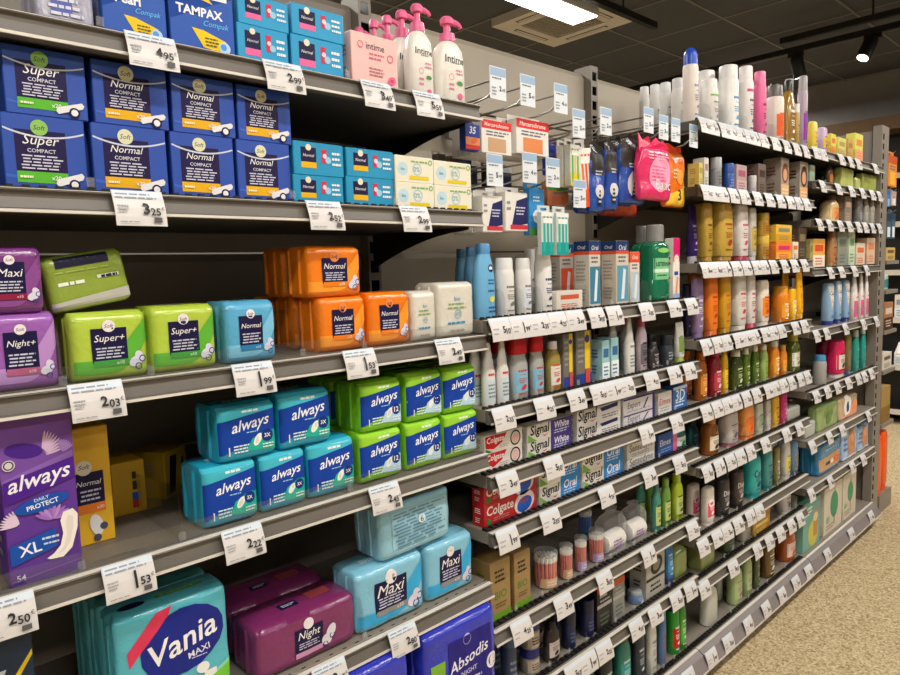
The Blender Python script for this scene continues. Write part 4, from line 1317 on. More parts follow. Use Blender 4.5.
('B0','blister','white plaster box with navy corner, right of two',1.1474,0.035,1.5078,0.079,0.105,0.03,'e6e3dc','','23265c','e6e3dc','',2,{'look': 'plaster'}),
('B0','blister','blue hanging pack with white dental floss dispenser',1.2352,0.04,1.5001,0.058,0.131,0.02,'2b8fd0','','f0f0ee','5aa33a','',0,{'look': 'floss'}),
('B0','blister','orange and green interdental pack on a rear hook',1.3854,0.09,1.5814,0.091,0.063,0.02,'b06a3c','','a85a40','3f8a3a','',0,{}),
('B0','blister','teal interdental brush pack, left of two',1.2294,0.0005,1.4497,0.047,0.12,0.013,'c8d4d0','','28b0a0','1f9a94','',0,{'look': 'brush'}),
('B0','blister','teal interdental brush pack, right of two',1.2888,0.0005,1.4493,0.049,0.12,0.013,'c8d4d0','','28b0a0','1f9a94','',0,{'look': 'brush'}),
('B0','blister','blue dental pack on an upper rear hook',1.3829,0.1075,1.6645,0.039,0.091,0.015,'2443b0','','e8e8ee','2443b0','',0,{}),
('B0','blister','yellow and green toothbrush blister pack',1.3933,0.04,1.6287,0.04,0.123,0.02,'d8d6c8','','5ab03a','e8c81c','',3,{'look': 'brush'}),
('B0','blister','white and orange striped toothbrush pack',1.4527,0.04,1.5745,0.055,0.178,0.02,'e2ded6','','e8742c','e0562c','',0,{'look': 'brush', 'tilt': -0.12}),
('B0','bag','black and blue disposable razor bag, left of three',1.4866,0.0375,1.5643,0.062,0.195,0.035,'2850a8','','d8d8d6','33312e','',1,{'look': 'razor'}),
('B0','bag','black and blue disposable razor bag, middle of three',1.5561,0.0375,1.5723,0.06,0.2,0.035,'2850a8','','d8d8d6','33312e','',1,{'look': 'razor'}),
('B0','bag','black and blue disposable razor bag, right of three',1.6672,0.0375,1.5934,0.134,0.202,0.035,'2850a8','','d8d8d6','33312e','',1,{'look': 'razor'}),
('B0','bag','bright pink disposable razor bag with white print',1.7279,0.0,1.6039,0.169,0.181,0.04,'e8306c','','f6a0c0','e81c58','',0,{'look': 'pink'}),
('B0','bag','orange razor bag with number 3, right of the pink bag',1.9577,0.065,1.599,0.118,0.209,0.04,'f27a16','','f8c840','e8481c','',0,{'look': 'orange'}),
('B0','blister','small carded dental pack hanging deep on the rear pegs, first from left',1.077,0.21,1.6472,0.027,0.068,0.02,'8a847a','','8a847a','5a5650','',0,{}),
('B0','blister','small carded dental pack hanging deep on the rear pegs, second from left',1.1162,0.21,1.645,0.024,0.069,0.02,'a09a90','','a09a90','7a4a40','',0,{}),
('B0','blister','small carded dental pack hanging deep on the rear pegs, third from left',1.1549,0.21,1.6426,0.025,0.073,0.02,'6a6a70','','6a6a70','3a4a6a','',0,{}),
('B0','blister','small carded dental pack hanging deep on the rear pegs, fourth from left',1.1928,0.21,1.64,0.022,0.071,0.02,'23264a','','23264a','e0e0e6','',0,{}),
('B0','blister','small carded dental pack hanging deep on the rear pegs, fifth from left',1.2569,0.21,1.6388,0.039,0.063,0.02,'1c2246','','1c2246','c8c8d4','',0,{}),
('B0','blister','small carded dental pack hanging deep on the rear pegs, sixth from left',1.3143,0.21,1.637,0.045,0.064,0.02,'2a2f5a','','2a2f5a','d8d8e0','',0,{}),
('B0','blister','small carded dental pack hanging deep on the rear pegs, seventh from left',1.5579,0.21,1.6804,0.044,0.11,0.02,'8a5a78','','8a5a78','c8a0b8','',0,{}),
('B0','bag','red razor bag hanging behind the blue razor bags',1.7477,0.13,1.5689,0.184,0.153,0.04,'b83420','','b84a20','9a2818','',0,{}),
('B1','lotion','sky blue sun lotion bottle, front of its column',1.0445,0.036,1.307,0.058,0.171,0.032,'6fb2dc','4f8fc4','','17243f','',0,{'look': 'sun'}),
('B1','lotion','sky blue sun lotion bottle, second of its column',1.0721,0.1022,1.307,0.044,0.167,0.024,'6fb2dc','4f8fc4','','17243f','',0,{'look': 'sun'}),
('B1','lotion','sky blue sun lotion bottle, third of its column',1.1045,0.1697,1.307,0.035,0.165,0.024,'6fb2dc','4f8fc4','','17243f','',0,{'look': 'sun'}),
('B1','can','white spray can, first beside the blue lotion',1.1175,0.0389,1.307,0.048,0.138,0.048,'e8e6e2','e2e2e0','','777','',0,{}),
('B1','can','white spray can, second beside the blue lotion',1.1817,0.0347,1.307,0.039,0.137,0.039,'e8e6e2','e2e2e0','d8dce6','777','',0,{}),
('B1','can','tall white spray can with navy mark, left of two',1.2975,0.1073,1.307,0.035,0.162,0.035,'eeece8','eeece8','','2a3a7a','',0,{}),
('B1','can','tall white spray can with navy mark, right of two',1.263,0.0383,1.307,0.0441,0.164,0.0441,'eeece8','eeece8','','2a3a7a','',0,{}),
('B1','carton','low clear and white dispenser box',1.3418,0.039,1.307,0.1111,0.051,0.05,'d8d2c6','','','c85a3a','',0,{}),
('B1','carton','tall grey toothbrush box, navy top, behind the dispenser box',1.4461,0.125,1.307,0.06,0.175,0.05,'c9c3b8','','e05a3a','1f3a6a','',0,{'look': 'brushbox'}),
('B1','carton','tall grey toothbrush box with teal picture, beside the dispenser box',1.455,0.039,1.307,0.052,0.179,0.05,'cfc9bd','','3f7f9a','1f3a6a','',0,{'look': 'brushbox'}),
('B1','carton','tall beige toothbrush box with teal picture, beside the white box',1.5887,0.039,1.307,0.063,0.18,0.05,'d2c8b6','','5f9ab4','1f3a6a','',0,{'look': 'brushbox'}),
('B1','carton','shorter white toothbrush box beside the mouthwash',1.6538,0.039,1.307,0.05,0.149,0.05,'ddd6ca','','b8c4cc','e05a3a','',0,{'look': 'brushbox'}),
('B1','mouthwash','green mouthwash bottle at the shelf front',1.8157,0.0435,1.307,0.1061,0.232,0.059,'0f8a62','9a9a98','7cc48e','12202a','LISTERINE',0,{}),
('B1','mouthwash','green mouthwash bottle behind the front one',1.8375,0.1012,1.307,0.085,0.233,0.042,'0f8a62','9a9a98','7cc48e','12202a','LISTERINE',0,{}),
('B1','carton','white and magenta hair removal box by the mouthwash',1.89,0.027,1.307,0.0401,0.191,0.03,'ece4da','','9ab0d8','d8186c','',0,{'look': 'veet'}),
('B2','cone','white nozzle bottle with cone cap, first from left',1.0375,0.0647,1.103,0.047,0.14,0.029,'dcd8d2','e2dfda','c8d4da','c83a3a','',0,{}),
('B2','cone','white nozzle bottle with cone cap, second from left',1.0478,0.0322,1.103,0.039,0.147,0.024,'dcd8d2','e2dfda','c8d4da','c83a3a','',0,{}),
('B2','cone','white nozzle bottle with cone cap, third from left',1.088,0.0247,1.103,0.035,0.148,0.024,'dcd8d2','e2dfda','c8d4da','c83a3a','',0,{}),
('B2','bottle','clear antiseptic bottle with wide red cap, left of two',1.1518,0.0317,1.103,0.057,0.154,0.035,'c8cac8','c8141e','7fb4cc','c83a3a','',0,{'wide': 1}),
('B2','bottle','clear antiseptic bottle with wide red cap, right of two',1.2172,0.0276,1.103,0.044,0.153,0.027,'c8cac8','c8141e','7fb4cc','c83a3a','',0,{'wide': 1}),
('B2','bottle','small amber oil bottle with white cap and red label',1.285,0.0292,1.103,0.049,0.129,0.03,'b8a452','e8e4dc','d8d4cc','d03a2a','',0,{}),
('B2','carton','grey box with yellow strip, first of two',1.3327,0.039,1.103,0.043,0.144,0.05,'6f6a62','','e0c020','e0c020','',0,{'look': 'strip'}),
('B2','carton','grey box with yellow strip, second of two',1.401,0.039,1.103,0.069,0.146,0.05,'6f6a62','','3a4a9a','e0c020','',0,{'look': 'strip'}),
('B2','carton','pale teal dental box, first of two',1.5034,0.039,1.103,0.035,0.11,0.05,'9cc8cc','','e8f0f0','3a6a9a','',0,{}),
('B2','carton','pale teal dental box, second of two',1.5479,0.039,1.103,0.037,0.114,0.05,'9cc8cc','','e8f0f0','3a6a9a','',0,{}),
('B2','cone','white tapered spray bottle beside the pink bottle',1.6401,0.0265,1.103,0.04,0.163,0.025,'d8d6d2','e6e4e0','d8d6d2','888','',0,{}),
('B2','bottle','grey bottle with pink cap and black print',1.7064,0.0269,1.103,0.042,0.159,0.026,'b8a8b0','c85a78','6a6470','222','',0,{}),
('B2','bottle','small dark bottle with white print',1.7757,0.0274,1.103,0.043,0.08,0.027,'2c2a2e','3a383c','','bbb','',0,{}),
('B2','jar','dark round dispenser near the shelf end',1.8652,0.0337,1.103,0.039,0.094,0.039,'3a3f4a','22252c','','9aa','',0,{}),
('B2','tube','white tube with green stripe by the shelf end',1.938,0.0285,1.103,0.047,0.129,0.029,'d6d6d0','a8b84a','7a9a3a','777','',0,{}),
('B2','bottle','dark green bottle at the shelf end',1.968,0.0843,1.103,0.046,0.068,0.029,'274a34','1f3628','','bcb','',0,{}),
('B3','carton','red and white toothpaste box, bottom of its stack',1.0864,0.043,0.949,0.135,0.043,0.04,'e2dcd2','','','c8202a','Colgate',0,{'look': 'colgate'}),
('B3','carton','red and white toothpaste box, top of its stack',1.0878,0.043,0.9919,0.135,0.041,0.04,'e2dcd2','','','c8202a','Colgate',0,{'look': 'colgate'}),
('B3','carton','white and purple toothpaste box with black script, bottom of its stack',1.2631,0.043,0.949,0.181,0.038,0.04,'e6e2da','','','16181c','Signal',0,{'look': 'signal_p'}),
('B3','carton','white and purple toothpaste box with black script, top of its stack',1.2641,0.043,0.987,0.181,0.042,0.04,'e6e2da','','','16181c','Signal',0,{'look': 'signal_p'}),
('B3','carton','white and navy toothpaste box with black script, bottom of its stack',1.4839,0.043,0.949,0.209,0.038,0.04,'e2dfdc','','','16181c','Signal',0,{'look': 'signal_n'}),
('B3','carton','white and navy toothpaste box with black script, top of its stack',1.4846,0.043,0.9869,0.209,0.045,0.04,'e2dfdc','','','16181c','Signal',0,{'look': 'signal_n'}),
('B3','carton','white toothpaste box with navy edge, bottom of its stack',1.6902,0.043,0.949,0.175,0.032,0.04,'dcd8da','','','3a3080','Expert',0,{'look': 'edge'}),
('B3','carton','white toothpaste box with navy edge, top of its stack',1.6904,0.043,0.9808,0.175,0.049,0.04,'dcd8da','','','3a3080','Expert',0,{'look': 'edge'}),
('B3','carton','white toothpaste box with red lettering',1.8406,0.043,0.949,0.083,0.07,0.04,'e2ded8','','','c8303a','Elmex',0,{'look': 'plain2'}),
('B3','carton','blue and white whitening box',1.9358,0.043,0.949,0.088,0.076,0.04,'2a6ab8','','','e0f0fa','3D',0,{'look': 'plain'}),
('B4','carton','red toothpaste box with blue oval by the shelf start, bottom of its stack',1.109,0.043,0.816,0.19,0.056,0.04,'c01c26','','','f4e8e4','Colgate',0,{'look': 'colgate2'}),
('B4','carton','red toothpaste box with blue oval by the shelf start, top of its stack',1.1085,0.043,0.8715,0.189,0.041,0.04,'c01c26','','','f4e8e4','Colgate',0,{'look': 'colgate2'}),
('B4','carton','white and blue toothpaste box with black script, left column, bottom of its stack',1.3012,0.043,0.816,0.171,0.049,0.04,'e6e2da','','','16181c','Signal',0,{'look': 'signal_b'}),
('B4','carton','white and blue toothpaste box with black script, left column, top of its stack',1.3024,0.043,0.8647,0.171,0.048,0.04,'e6e2da','','','16181c','Signal',0,{'look': 'signal_b'}),
('B4','carton','white and blue toothpaste box with black script, right column, bottom of its stack',1.4986,0.043,0.816,0.198,0.042,0.04,'e6e2da','','','16181c','Signal',0,{'look': 'signal_b'}),
('B4','carton','white and blue toothpaste box with black script, right column, top of its stack',1.4993,0.043,0.8581,0.198,0.052,0.04,'e6e2da','','','16181c','Signal',0,{'look': 'signal_b'}),
('B4','carton','white toothpaste box with grey lettering, bottom of its stack',1.7001,0.043,0.816,0.155,0.028,0.04,'dedad6','','','4a4a52','Sensodyne',0,{'look': 'plain2'}),
('B4','carton','white toothpaste box with grey lettering, top of its stack',1.7003,0.043,0.844,0.155,0.049,0.04,'dedad6','','','4a4a52','Sensodyne',0,{'look': 'plain2'}),
('B4','carton','deep blue toothpaste box with pink end',1.8578,0.043,0.816,0.116,0.071,0.04,'2450a0','','','e0e8f8','Elmex',0,{'look': 'pinkend'}),
('B4','bottle','teal mouthwash bottle with white label by the shelf end',1.954,0.0458,0.816,0.074,0.076,0.046,'12807a','c8d0cc','d8e4de','2a6a4a','',0,{}),
('B5','carton','kraft brown BIO cotton box, nearest',1.0634,0.053,0.577,0.071,0.147,0.06,'9a7d4c','','','4a6a2a','BIO',0,{'look': 'bio'}),
('B5','carton','kraft brown BIO cotton box, second',1.1444,0.053,0.577,0.061,0.144,0.06,'9a7d4c','','','4a6a2a','BIO',0,{'look': 'bio'}),
('B5','tub','clear drum of red and white cotton buds, first from left',1.2751,0.0553,0.577,0.065,0.096,0.065,'e0887c','','','e0b88a','',0,{}),
('B5','tub','clear drum of red and white cotton buds, second from left',1.3463,0.0416,0.577,0.037,0.095,0.037,'e0887c','','','e0b88a','',0,{}),
('B5','tub','clear drum of red and white cotton buds, third from left',1.4114,0.0407,0.577,0.035,0.098,0.035,'e0887c','','','b8a0d0','',0,{}),
('B5','tub','clear drum of red and white cotton buds, fourth from left',1.493,0.0457,0.577,0.045,0.093,0.045,'e0887c','','','b8a0d0','',0,{}),
('B5','tub','clear drum of blue cotton buds behind the red ones',1.5868,0.1502,0.577,0.042,0.114,0.042,'6a8ac8','','','4a6ab0','',0,{}),
('B5','cotton','clear bag of round white cotton pads, left of two',1.5776,0.053,0.577,0.112,0.132,0.06,'cccccc','','','','',0,{}),
('B5','cotton','clear bag of round white cotton pads, right of two',1.6978,0.053,0.577,0.099,0.118,0.06,'cccccc','','','','',0,{}),
('B5','bottle','teal slim toner bottle near the shelf end',1.804,0.0339,0.577,0.035,0.159,0.024,'3f8a78','3f7a6a','b8c878','3a4a1a','',0,{}),
('B5','bottle','green slim toner bottle near the shelf end',1.8662,0.0356,0.577,0.041,0.157,0.025,'6a9a3c','88b040','b8c878','3a4a1a','',0,{}),
('B5','bottle','lime slim toner bottle near the shelf end',1.9437,0.039,0.577,0.052,0.151,0.032,'a0b424','a8bc20','b8c878','3a4a1a','',0,{}),
('B5','tube','white lotion tube with red top, by the shelf end',1.9625,0.0966,0.577,0.057,0.091,0.035,'e2d8cc','a83a34','e8607a','fff','Ca',0,{}),
('B6','jar','slate blue round tub at the left of the lower shelf',1.1086,0.0433,0.376,0.041,0.165,0.041,'34445e','4a5a78','','8a94a8','',0,{}),
('B6','jar','navy cream jar with white label, bottom of a pair',1.1955,0.0491,0.376,0.052,0.065,0.052,'8f8a80','1a2466','b8a898','3a2a2a','',0,{}),
('B6','jar','navy cream jar with white label, top of a pair',1.1976,0.0492,0.4409,0.052,0.078,0.052,'8f8a80','1a2466','b8a898','3a2a2a','',0,{}),
('B6','bottle','dark glass bottle with white label',1.2729,0.0391,0.376,0.052,0.109,0.032,'2a1f22','1c1618','c8bcb2','3a2a2a','',0,{}),
('B6','jar','dark navy jar, left of two',1.3551,0.043,0.376,0.04,0.11,0.04,'1c2246','141a3a','','5a6290','',0,{}),
('B6','jar','dark navy jar, right of two',1.4405,0.0438,0.376,0.042,0.107,0.042,'1c2246','141a3a','','5a6290','',0,{}),
('B6','carton','black and brown shaving box',1.4997,0.048,0.376,0.072,0.132,0.05,'1f1a1a','','','c8402c','',0,{'look': 'band2'}),
('B6','carton','narrow grey and orange razor box',1.5746,0.048,0.376,0.06,0.127,0.05,'8a8a86','','','c85a2c','',0,{'look': 'band2'}),
('B6','can','short chrome and blue jar',1.7016,0.0477,0.376,0.0487,0.036,0.0487,'6a8ab0','a8aaac','','ddd','',0,{}),
('B6','carton','grey shaving gel box with black emblem',1.783,0.053,0.376,0.1117,0.154,0.06,'aaa69c','','','2a2824','',0,{'look': 'emblem'}),
('B6','tube','blue shaving tube beside the grey box',1.8868,0.0373,0.376,0.046,0.149,0.029,'2a6aa8','283a6a','4a90b8','cde','',0,{}),
('B6','pouch','olive green soft refill pack by the bay edge',1.951,0.063,0.376,0.08,0.094,0.08,'7d8a4a','','','','',0,{'look': 'blank'}),
('B7','bottle','teal shower gel bottle on the bottom shelf, first from left',1.3478,0.0409,0.115,0.058,0.219,0.036,'1f7a80','16565a','3a9a9a','cdd','',0,{}),
('B7','bottle','slate shower gel bottle on the bottom shelf, second from left',1.4308,0.0396,0.115,0.054,0.213,0.033,'2a4a58','1a2a34','','cdd','',0,{}),
('B7','bottle','black shower gel bottle on the bottom shelf, third from left',1.5214,0.0417,0.115,0.06,0.211,0.037,'1c2026','101214','','cdd','',0,{}),
('B7','bottle','green shower gel bottle on the bottom shelf, fourth from left',1.6191,0.0427,0.115,0.064,0.208,0.039,'2a7a6a','c04030','3a9a9a','cdd','',0,{}),
('B7','bottle','dark shower gel bottle on the bottom shelf, fifth from left',1.7029,0.0385,0.115,0.05,0.209,0.031,'26303a','2a2a30','','cdd','',0,{}),
('B7','bottle','white shower bottle with slim waist on the bottom shelf',1.777,0.0364,0.115,0.043,0.201,0.027,'d6d6ce','e2e2dc','','888','',0,{}),
('B7','can','slim blue aerosol on the bottom shelf',1.8448,0.0377,0.115,0.029,0.195,0.029,'5a7aa8','8ab0d0','','c8553a','',0,{}),
('B7','can','green and red aerosol on the bottom shelf',1.9288,0.045,0.115,0.044,0.186,0.044,'2a9a2c','23323a','c8281e','fff','',0,{}),
('B7','bottle','green shower bottle with dark cap on the bottom shelf',1.9715,0.0351,0.115,0.039,0.191,0.024,'3f8a34','1c2a1c','5ab040','efe','',0,{}),
('C1','can','white deodorant can in the side column, first from the back',2.2196,0.3178,1.87,0.036,0.199,0.036,'e6e4de','e2e2de','','8a90a0','',0,{}),
('C1','can','white deodorant can in the side column, second from the back',2.1837,0.2543,1.87,0.039,0.187,0.039,'e6e4de','e2e2de','','8a90a0','',0,{}),
('C1','can','white deodorant can in the side column, third from the back',2.1433,0.1907,1.87,0.041,0.174,0.041,'e6e4de','e2e2de','','8a90a0','',0,{}),
('C1','can','white deodorant can in the side column, fourth from the back',2.112,0.127,1.87,0.044,0.169,0.044,'e6e4de','e2e2de','','8a90a0','',0,{}),
('C1','can','tallest white can with bright blue cap at the shelf corner',2.0385,0.0446,1.87,0.049,0.225,0.049,'ece2d8','2a52c8','','8a90b0','',-1,{}),
('C1','can','white deodorant can with green ring',2.1647,0.0435,1.87,0.059,0.156,0.059,'e4e0da','e6e4de','8ac05a','888','',0,{'ring': 1}),
('C1','can','tall white deodorant can with blue print, beside the green-ringed can',2.3187,0.049,1.87,0.07,0.229,0.07,'eae8e4','e8e6e2','','4a9ac8','',0,{}),
('C1','can','tall white deodorant can with pink ring',2.441,0.0403,1.87,0.053,0.246,0.053,'e8e4e2','ece8e6','d85a80','555','',0,{'ring': 1}),
('C1','can','slim all-pink deodorant can',2.555,0.0371,1.87,0.046,0.247,0.046,'ee6ea0','f07aa8','','8a2a60','',0,{}),
('C1','can','white and orange deodorant can',2.7214,0.0473,1.87,0.067,0.225,0.067,'e8e0d6','6a6460','e8662c','e0502a','',0,{}),
('C1','bottle','golden hair oil bottle with black cap',2.8234,0.0349,1.87,0.067,0.258,0.042,'b8903a','2a2622','','fff','',0,{}),
('C1','can','slim white-capped amber can',2.8892,0.0256,1.87,0.023,0.176,0.023,'c8a860','f0ece4','','765','',0,{}),
('C1','can','silver and purple hairspray can',2.972,0.0332,1.87,0.038,0.3,0.038,'b8a8b8','a8a4a4','9a3ab0','666','',0,{}),
('C2','carton','pale yellow slim box at the shelf start',2.0518,0.034,1.663,0.024,0.078,0.04,'d8c870','','','a89a3a','',0,{}),
('C2','carton','white slim hair box beside the grey cup',2.0897,0.034,1.663,0.031,0.097,0.04,'d8d4ce','','','a8847a','',0,{}),
('C2','jar','grey plastic pot near the blue pot',2.1967,0.0326,1.663,0.037,0.109,0.037,'9a9a98','b0b0ae','8a8a8a','555','',0,{}),
('C2','jar','bright blue round pot',2.2957,0.0352,1.663,0.038,0.098,0.038,'2a5ab0','2a52a8','','9ac','',0,{}),
('C2','carton','dusty pink small box',2.3569,0.034,1.663,0.082,0.096,0.04,'b89a98','','c8b0ac','a85a70','',0,{}),
('C2','jar','translucent white small pot',2.4809,0.0304,1.663,0.0314,0.069,0.0314,'c8c4c2','d0ccca','','b8a0a8','',0,{}),
('C2','carton','brown grey hair colour box, first',2.531,0.039,1.663,0.0664,0.114,0.05,'6a5a50','','','3a2a22','',0,{}),
('C2','carton','beige hair colour box with portrait, second',2.7487,0.049,1.663,0.077,0.155,0.07,'a89a8a','','e8b880','7a4a34','',0,{'look': 'portrait'}),
('C2','carton','beige hair colour box with portrait, third',2.948,0.039,1.663,0.086,0.157,0.05,'a89a8a','','e8b07a','4a2e24','',0,{'look': 'portrait'}),
('C3','tube','purple shampoo bottle at the left corner',2.1634,0.1011,1.418,0.052,0.198,0.032,'3a2470','c8c4cc','4a2a7a','d8c8e8','',0,{}),
('C3','slab','gold shampoo bottle, narrow one of the pair',2.1208,0.0296,1.418,0.052,0.199,0.031,'b8963c','a8842c','','6a4a10','',0,{}),
('C3','slab','wide gold shampoo bottle',2.2622,0.0439,1.418,0.1,0.209,0.06,'c8a444','b08a30','','a03a1c','',0,{}),
('C3','slab','white and pink conditioner bottle',2.3952,0.0369,1.418,0.076,0.209,0.046,'ddd4d0','c82a5a','d8d0cc','c8305a','',0,{}),
('C3','slab','silver white shampoo bottle with gold label',2.4742,0.0285,1.418,0.048,0.197,0.029,'c4beb2','cac6bc','c8a84a','777','',0,{}),
('C3','jar','gold hair mask jar, bottom of two',2.6015,0.0375,1.418,0.047,0.097,0.047,'c89a3a','e0b840','b07a2a','6a3a10','',0,{}),
('C3','jar','gold hair mask jar, top of two',2.5982,0.0374,1.5145,0.047,0.087,0.047,'c8a03a','c09a3c','b07a2a','6a3a10','',0,{}),
('C3','carton','orange and pink hair box, bottom',2.7528,0.039,1.418,0.159,0.073,0.05,'f0862a','','f4b030','d8306c','',0,{}),
('C3','carton','yellow hair box on the orange box',2.7496,0.039,1.4914,0.159,0.067,0.05,'e8b83a','','d8a020','8a8a70','',0,{}),
('C3','carton','white and orange small hair box',2.8723,0.034,1.418,0.061,0.074,0.04,'e8dcc8','','','e0762a','',0,{}),
('C3','carton','dark brown hair colour box at the shelf end',2.9475,0.039,1.418,0.087,0.133,0.05,'4a3a2a','','','8a7a5a','',0,{}),
('C4','slab','dark navy shampoo bottle at the corner',2.1034,0.0874,1.168,0.041,0.181,0.025,'221f4e','1a1838','','bbb','',0,{}),
('C4','slab','lilac shampoo bottle beside the navy one',2.0595,0.0292,1.168,0.051,0.202,0.03,'8a749a','7a6490','','dcd','',0,{}),
('C4','slab','orange shampoo bottle',2.1605,0.0331,1.168,0.064,0.212,0.038,'ee7d1c','e06a14','','b83a10','',0,{}),
('C4','slab','mustard gold shampoo bottle',2.2613,0.0323,1.168,0.061,0.214,0.037,'d09a20','b88418','','c8501a','',0,{}),
('C4','slab','white shampoo bottle with red apple mark',2.3845,0.0368,1.168,0.076,0.214,0.046,'d6d2ca','dedad2','d0ccc4','c82a2a','',0,{}),
('C4','slab','white shampoo bottle with pink edge',2.4727,0.0303,1.168,0.054,0.208,0.033,'ded6d2','d0305a','','c8405a','',0,{}),
('C4','slab','white and orange shampoo bottle',2.5932,0.0349,1.168,0.07,0.178,0.042,'e6dccc','e8e2d6','ee8420','c83a2a','',0,{}),
('C4','can','orange hair mask tub with flowers',2.8038,0.0458,1.168,0.064,0.147,0.064,'f08a1a','e8a020','f4a83a','fff','',0,{}),
('C4','slab','small yellow hair bottle',2.8803,0.0288,1.168,0.049,0.132,0.03,'f0b81c','e0a818','f4d050','fff','',0,{}),
('C4','tube','tall bright yellow hair bottle',2.9625,0.0316,1.168,0.057,0.214,0.035,'f2b41a','e0a010','','d89010','',0,{}),
('C5','bottle','clear orange shower gel bottle',2.1215,0.0464,0.949,0.056,0.166,0.035,'c8701a','d87a20','d8862a','f4d0a0','',0,{}),
('C5','bottle','ruby red shower gel bottle',2.2146,0.0428,0.949,0.064,0.167,0.04,'a81c34','b82a3c','b83a4c','f0d8d8','',0,{}),
('C5','bottle','yellow lemon shower gel bottle',2.272,0.0331,0.949,0.033,0.173,0.024,'e8b81c','d8a818','e8c83a','a86a10','',0,{}),
('C5','bottle','dark olive green shower gel bottle',2.3867,0.0443,0.949,0.069,0.146,0.043,'4a5a1c','e2dcc8','','d8e0b0','',0,{}),
('C5','bottle','mid green shower gel bottle',2.4576,0.0358,0.949,0.041,0.147,0.026,'6a8a22','e2dcc8','','d8e0b0','',0,{}),
('C5','bottle','green shower gel bottle with pale cap',2.5392,0.0362,0.949,0.043,0.15,0.026,'5a8020','e2dcc8','','d8e0b0','',0,{}),
('C5','bottle','pale lime shower gel bottle',2.6246,0.0386,0.949,0.05,0.145,0.031,'a0b864','e6e0cc','','6a8a2a','',0,{}),
('C5','bottle','orange shower gel bottle with flower label',2.7345,0.0412,0.949,0.059,0.147,0.036,'e8891a','e6dcc8','e8a030','fff','',0,{}),
('C5','bottle','amber shower gel bottle with flower label',2.8183,0.0376,0.949,0.047,0.123,0.029,'e0861c','d8a040','f0b040','d84a2a','',0,{}),
('C5','bottle','green oil bottle with large white label',2.952,0.0471,0.949,0.078,0.159,0.048,'6a7a1c','b8b040','e6e2d4','8a8a3a','',0,{'wide': 1}),
('C5','tube','grey white tube at the shelf end',2.9715,0.1212,0.949,0.039,0.14,0.024,'c2c2be','d0d0cc','','999','',0,{}),
('C6','bottle','dark teal shower gel at the corner of the shelf',2.1874,0.1119,0.744,0.058,0.113,0.036,'135a60','16484e','','9cc','',0,{}),
('C6','bottle','amber shower gel bottle with cream label',2.1936,0.0475,0.744,0.079,0.132,0.049,'a8621c','c07a2c','e6dcc4','3a2a1a','',0,{}),
('C6','slab','grey and mauve shower gel bottle',2.3471,0.0506,0.744,0.092,0.127,0.055,'c2b8b2','a86a74','','5a5a6a','',0,{}),
('C6','slab','peach orange shower bottle',2.4889,0.0486,0.744,0.085,0.131,0.051,'ee9a50','e87a30','f08030','e0502a','',0,{}),
('C6','slab','white and green shower bottle',2.5837,0.0382,0.744,0.051,0.122,0.03,'c8ccbc','b8c0aa','9ab08a','3a5a3a','',0,{}),
('C6','slab','grey white shower bottle beside the yellow one',2.6617,0.0347,0.744,0.039,0.122,0.024,'c2beb4','cac6bc','','999','',0,{}),
('C6','slab','mustard yellow shower bottle',2.7428,0.0391,0.744,0.054,0.125,0.032,'e0b030','d8a424','','6a4a1a','',0,{}),
('C6','slab','magenta shower bottle',2.8258,0.0397,0.744,0.056,0.131,0.033,'b8246c','a81c60','','e8a8c8','',0,{}),
('C6','pouch','clear grey refill pouch at the shelf end',2.923,0.048,0.744,0.136,0.052,0.05,'a8aca4','','','','',0,{'look': 'blank'}),
('C7','slab','white shower bottle with pink emblem',2.1676,0.0405,0.495,0.058,0.134,0.035,'e6dcd2','e0d6ca','e8506c','fff','Ca',0,{}),
('C7','slab','black shower gel bottle with grey print',2.2868,0.0432,0.495,0.067,0.138,0.04,'2c2a2c','1e1c1e','','c8c4c8','Dop',0,{}),
('C7','slab','dark brown shower gel bottle',2.4062,0.0442,0.495,0.071,0.14,0.042,'3c302c','2a2220','','c8c0b8','Dop',0,{}),
('C7','slab','bright teal shower gel bottle',2.5612,0.0512,0.495,0.094,0.16,0.056,'2aa8a4','2a9a98','','1a3a4a','Cad',0,{}),
('C7','slab','muted teal shower gel bottle',2.6801,0.0427,0.495,0.066,0.161,0.039,'3f8a8a','357a7a','','1a3a4a','',0,{}),
('C7','slab','olive shower bottle',2.7627,0.0352,0.495,0.041,0.158,0.024,'7a7440','6a6434','','ddd','',0,{}),
('C7','slab','grey white shower bottle with yellow tag',2.8708,0.0398,0.495,0.056,0.157,0.034,'c8c4ba','d2cec4','d8c850','777','',0,{}),
('C7','slab','dusky blue shower bottle at the shelf end',2.958,0.0429,0.495,0.066,0.138,0.04,'5a7890','4a6880','','c8a080','',0,{}),
('C8','pouch','olive green soap refill pack near the bay edge',2.1463,0.053,0.345,0.103,0.09,0.06,'8a9452','','','','',0,{'look': 'blank'}),
('C8','bottle','dark green soap bottle behind clear divider',2.3323,0.0473,0.345,0.078,0.069,0.049,'3a4a34','2a3628','','9a9','',0,{}),
('C8','bottle','clear pale soap bottle',2.4743,0.045,0.345,0.071,0.092,0.044,'b8b4a6','a8a498','','888','',0,{}),
('C8','carton','gold wrapped soap bar, bottom of two',2.5966,0.048,0.345,0.16,0.051,0.05,'c89a34','','a87a20','f0d880','',0,{}),
('C8','carton','gold wrapped soap bar, top of two',2.5949,0.048,0.396,0.16,0.046,0.05,'c89a34','','a87a20','f0d880','',0,{}),
('C8','slab','white and grey cream tube with dark print',2.8793,0.0462,0.345,0.077,0.103,0.046,'cfcac6','c2beba','','4a4a4a','',0,{}),
('C8','jar','dark pot beside the cream tube',2.9665,0.0474,0.345,0.049,0.046,0.049,'6a6a5e','4a4a44','','999','',0,{}),
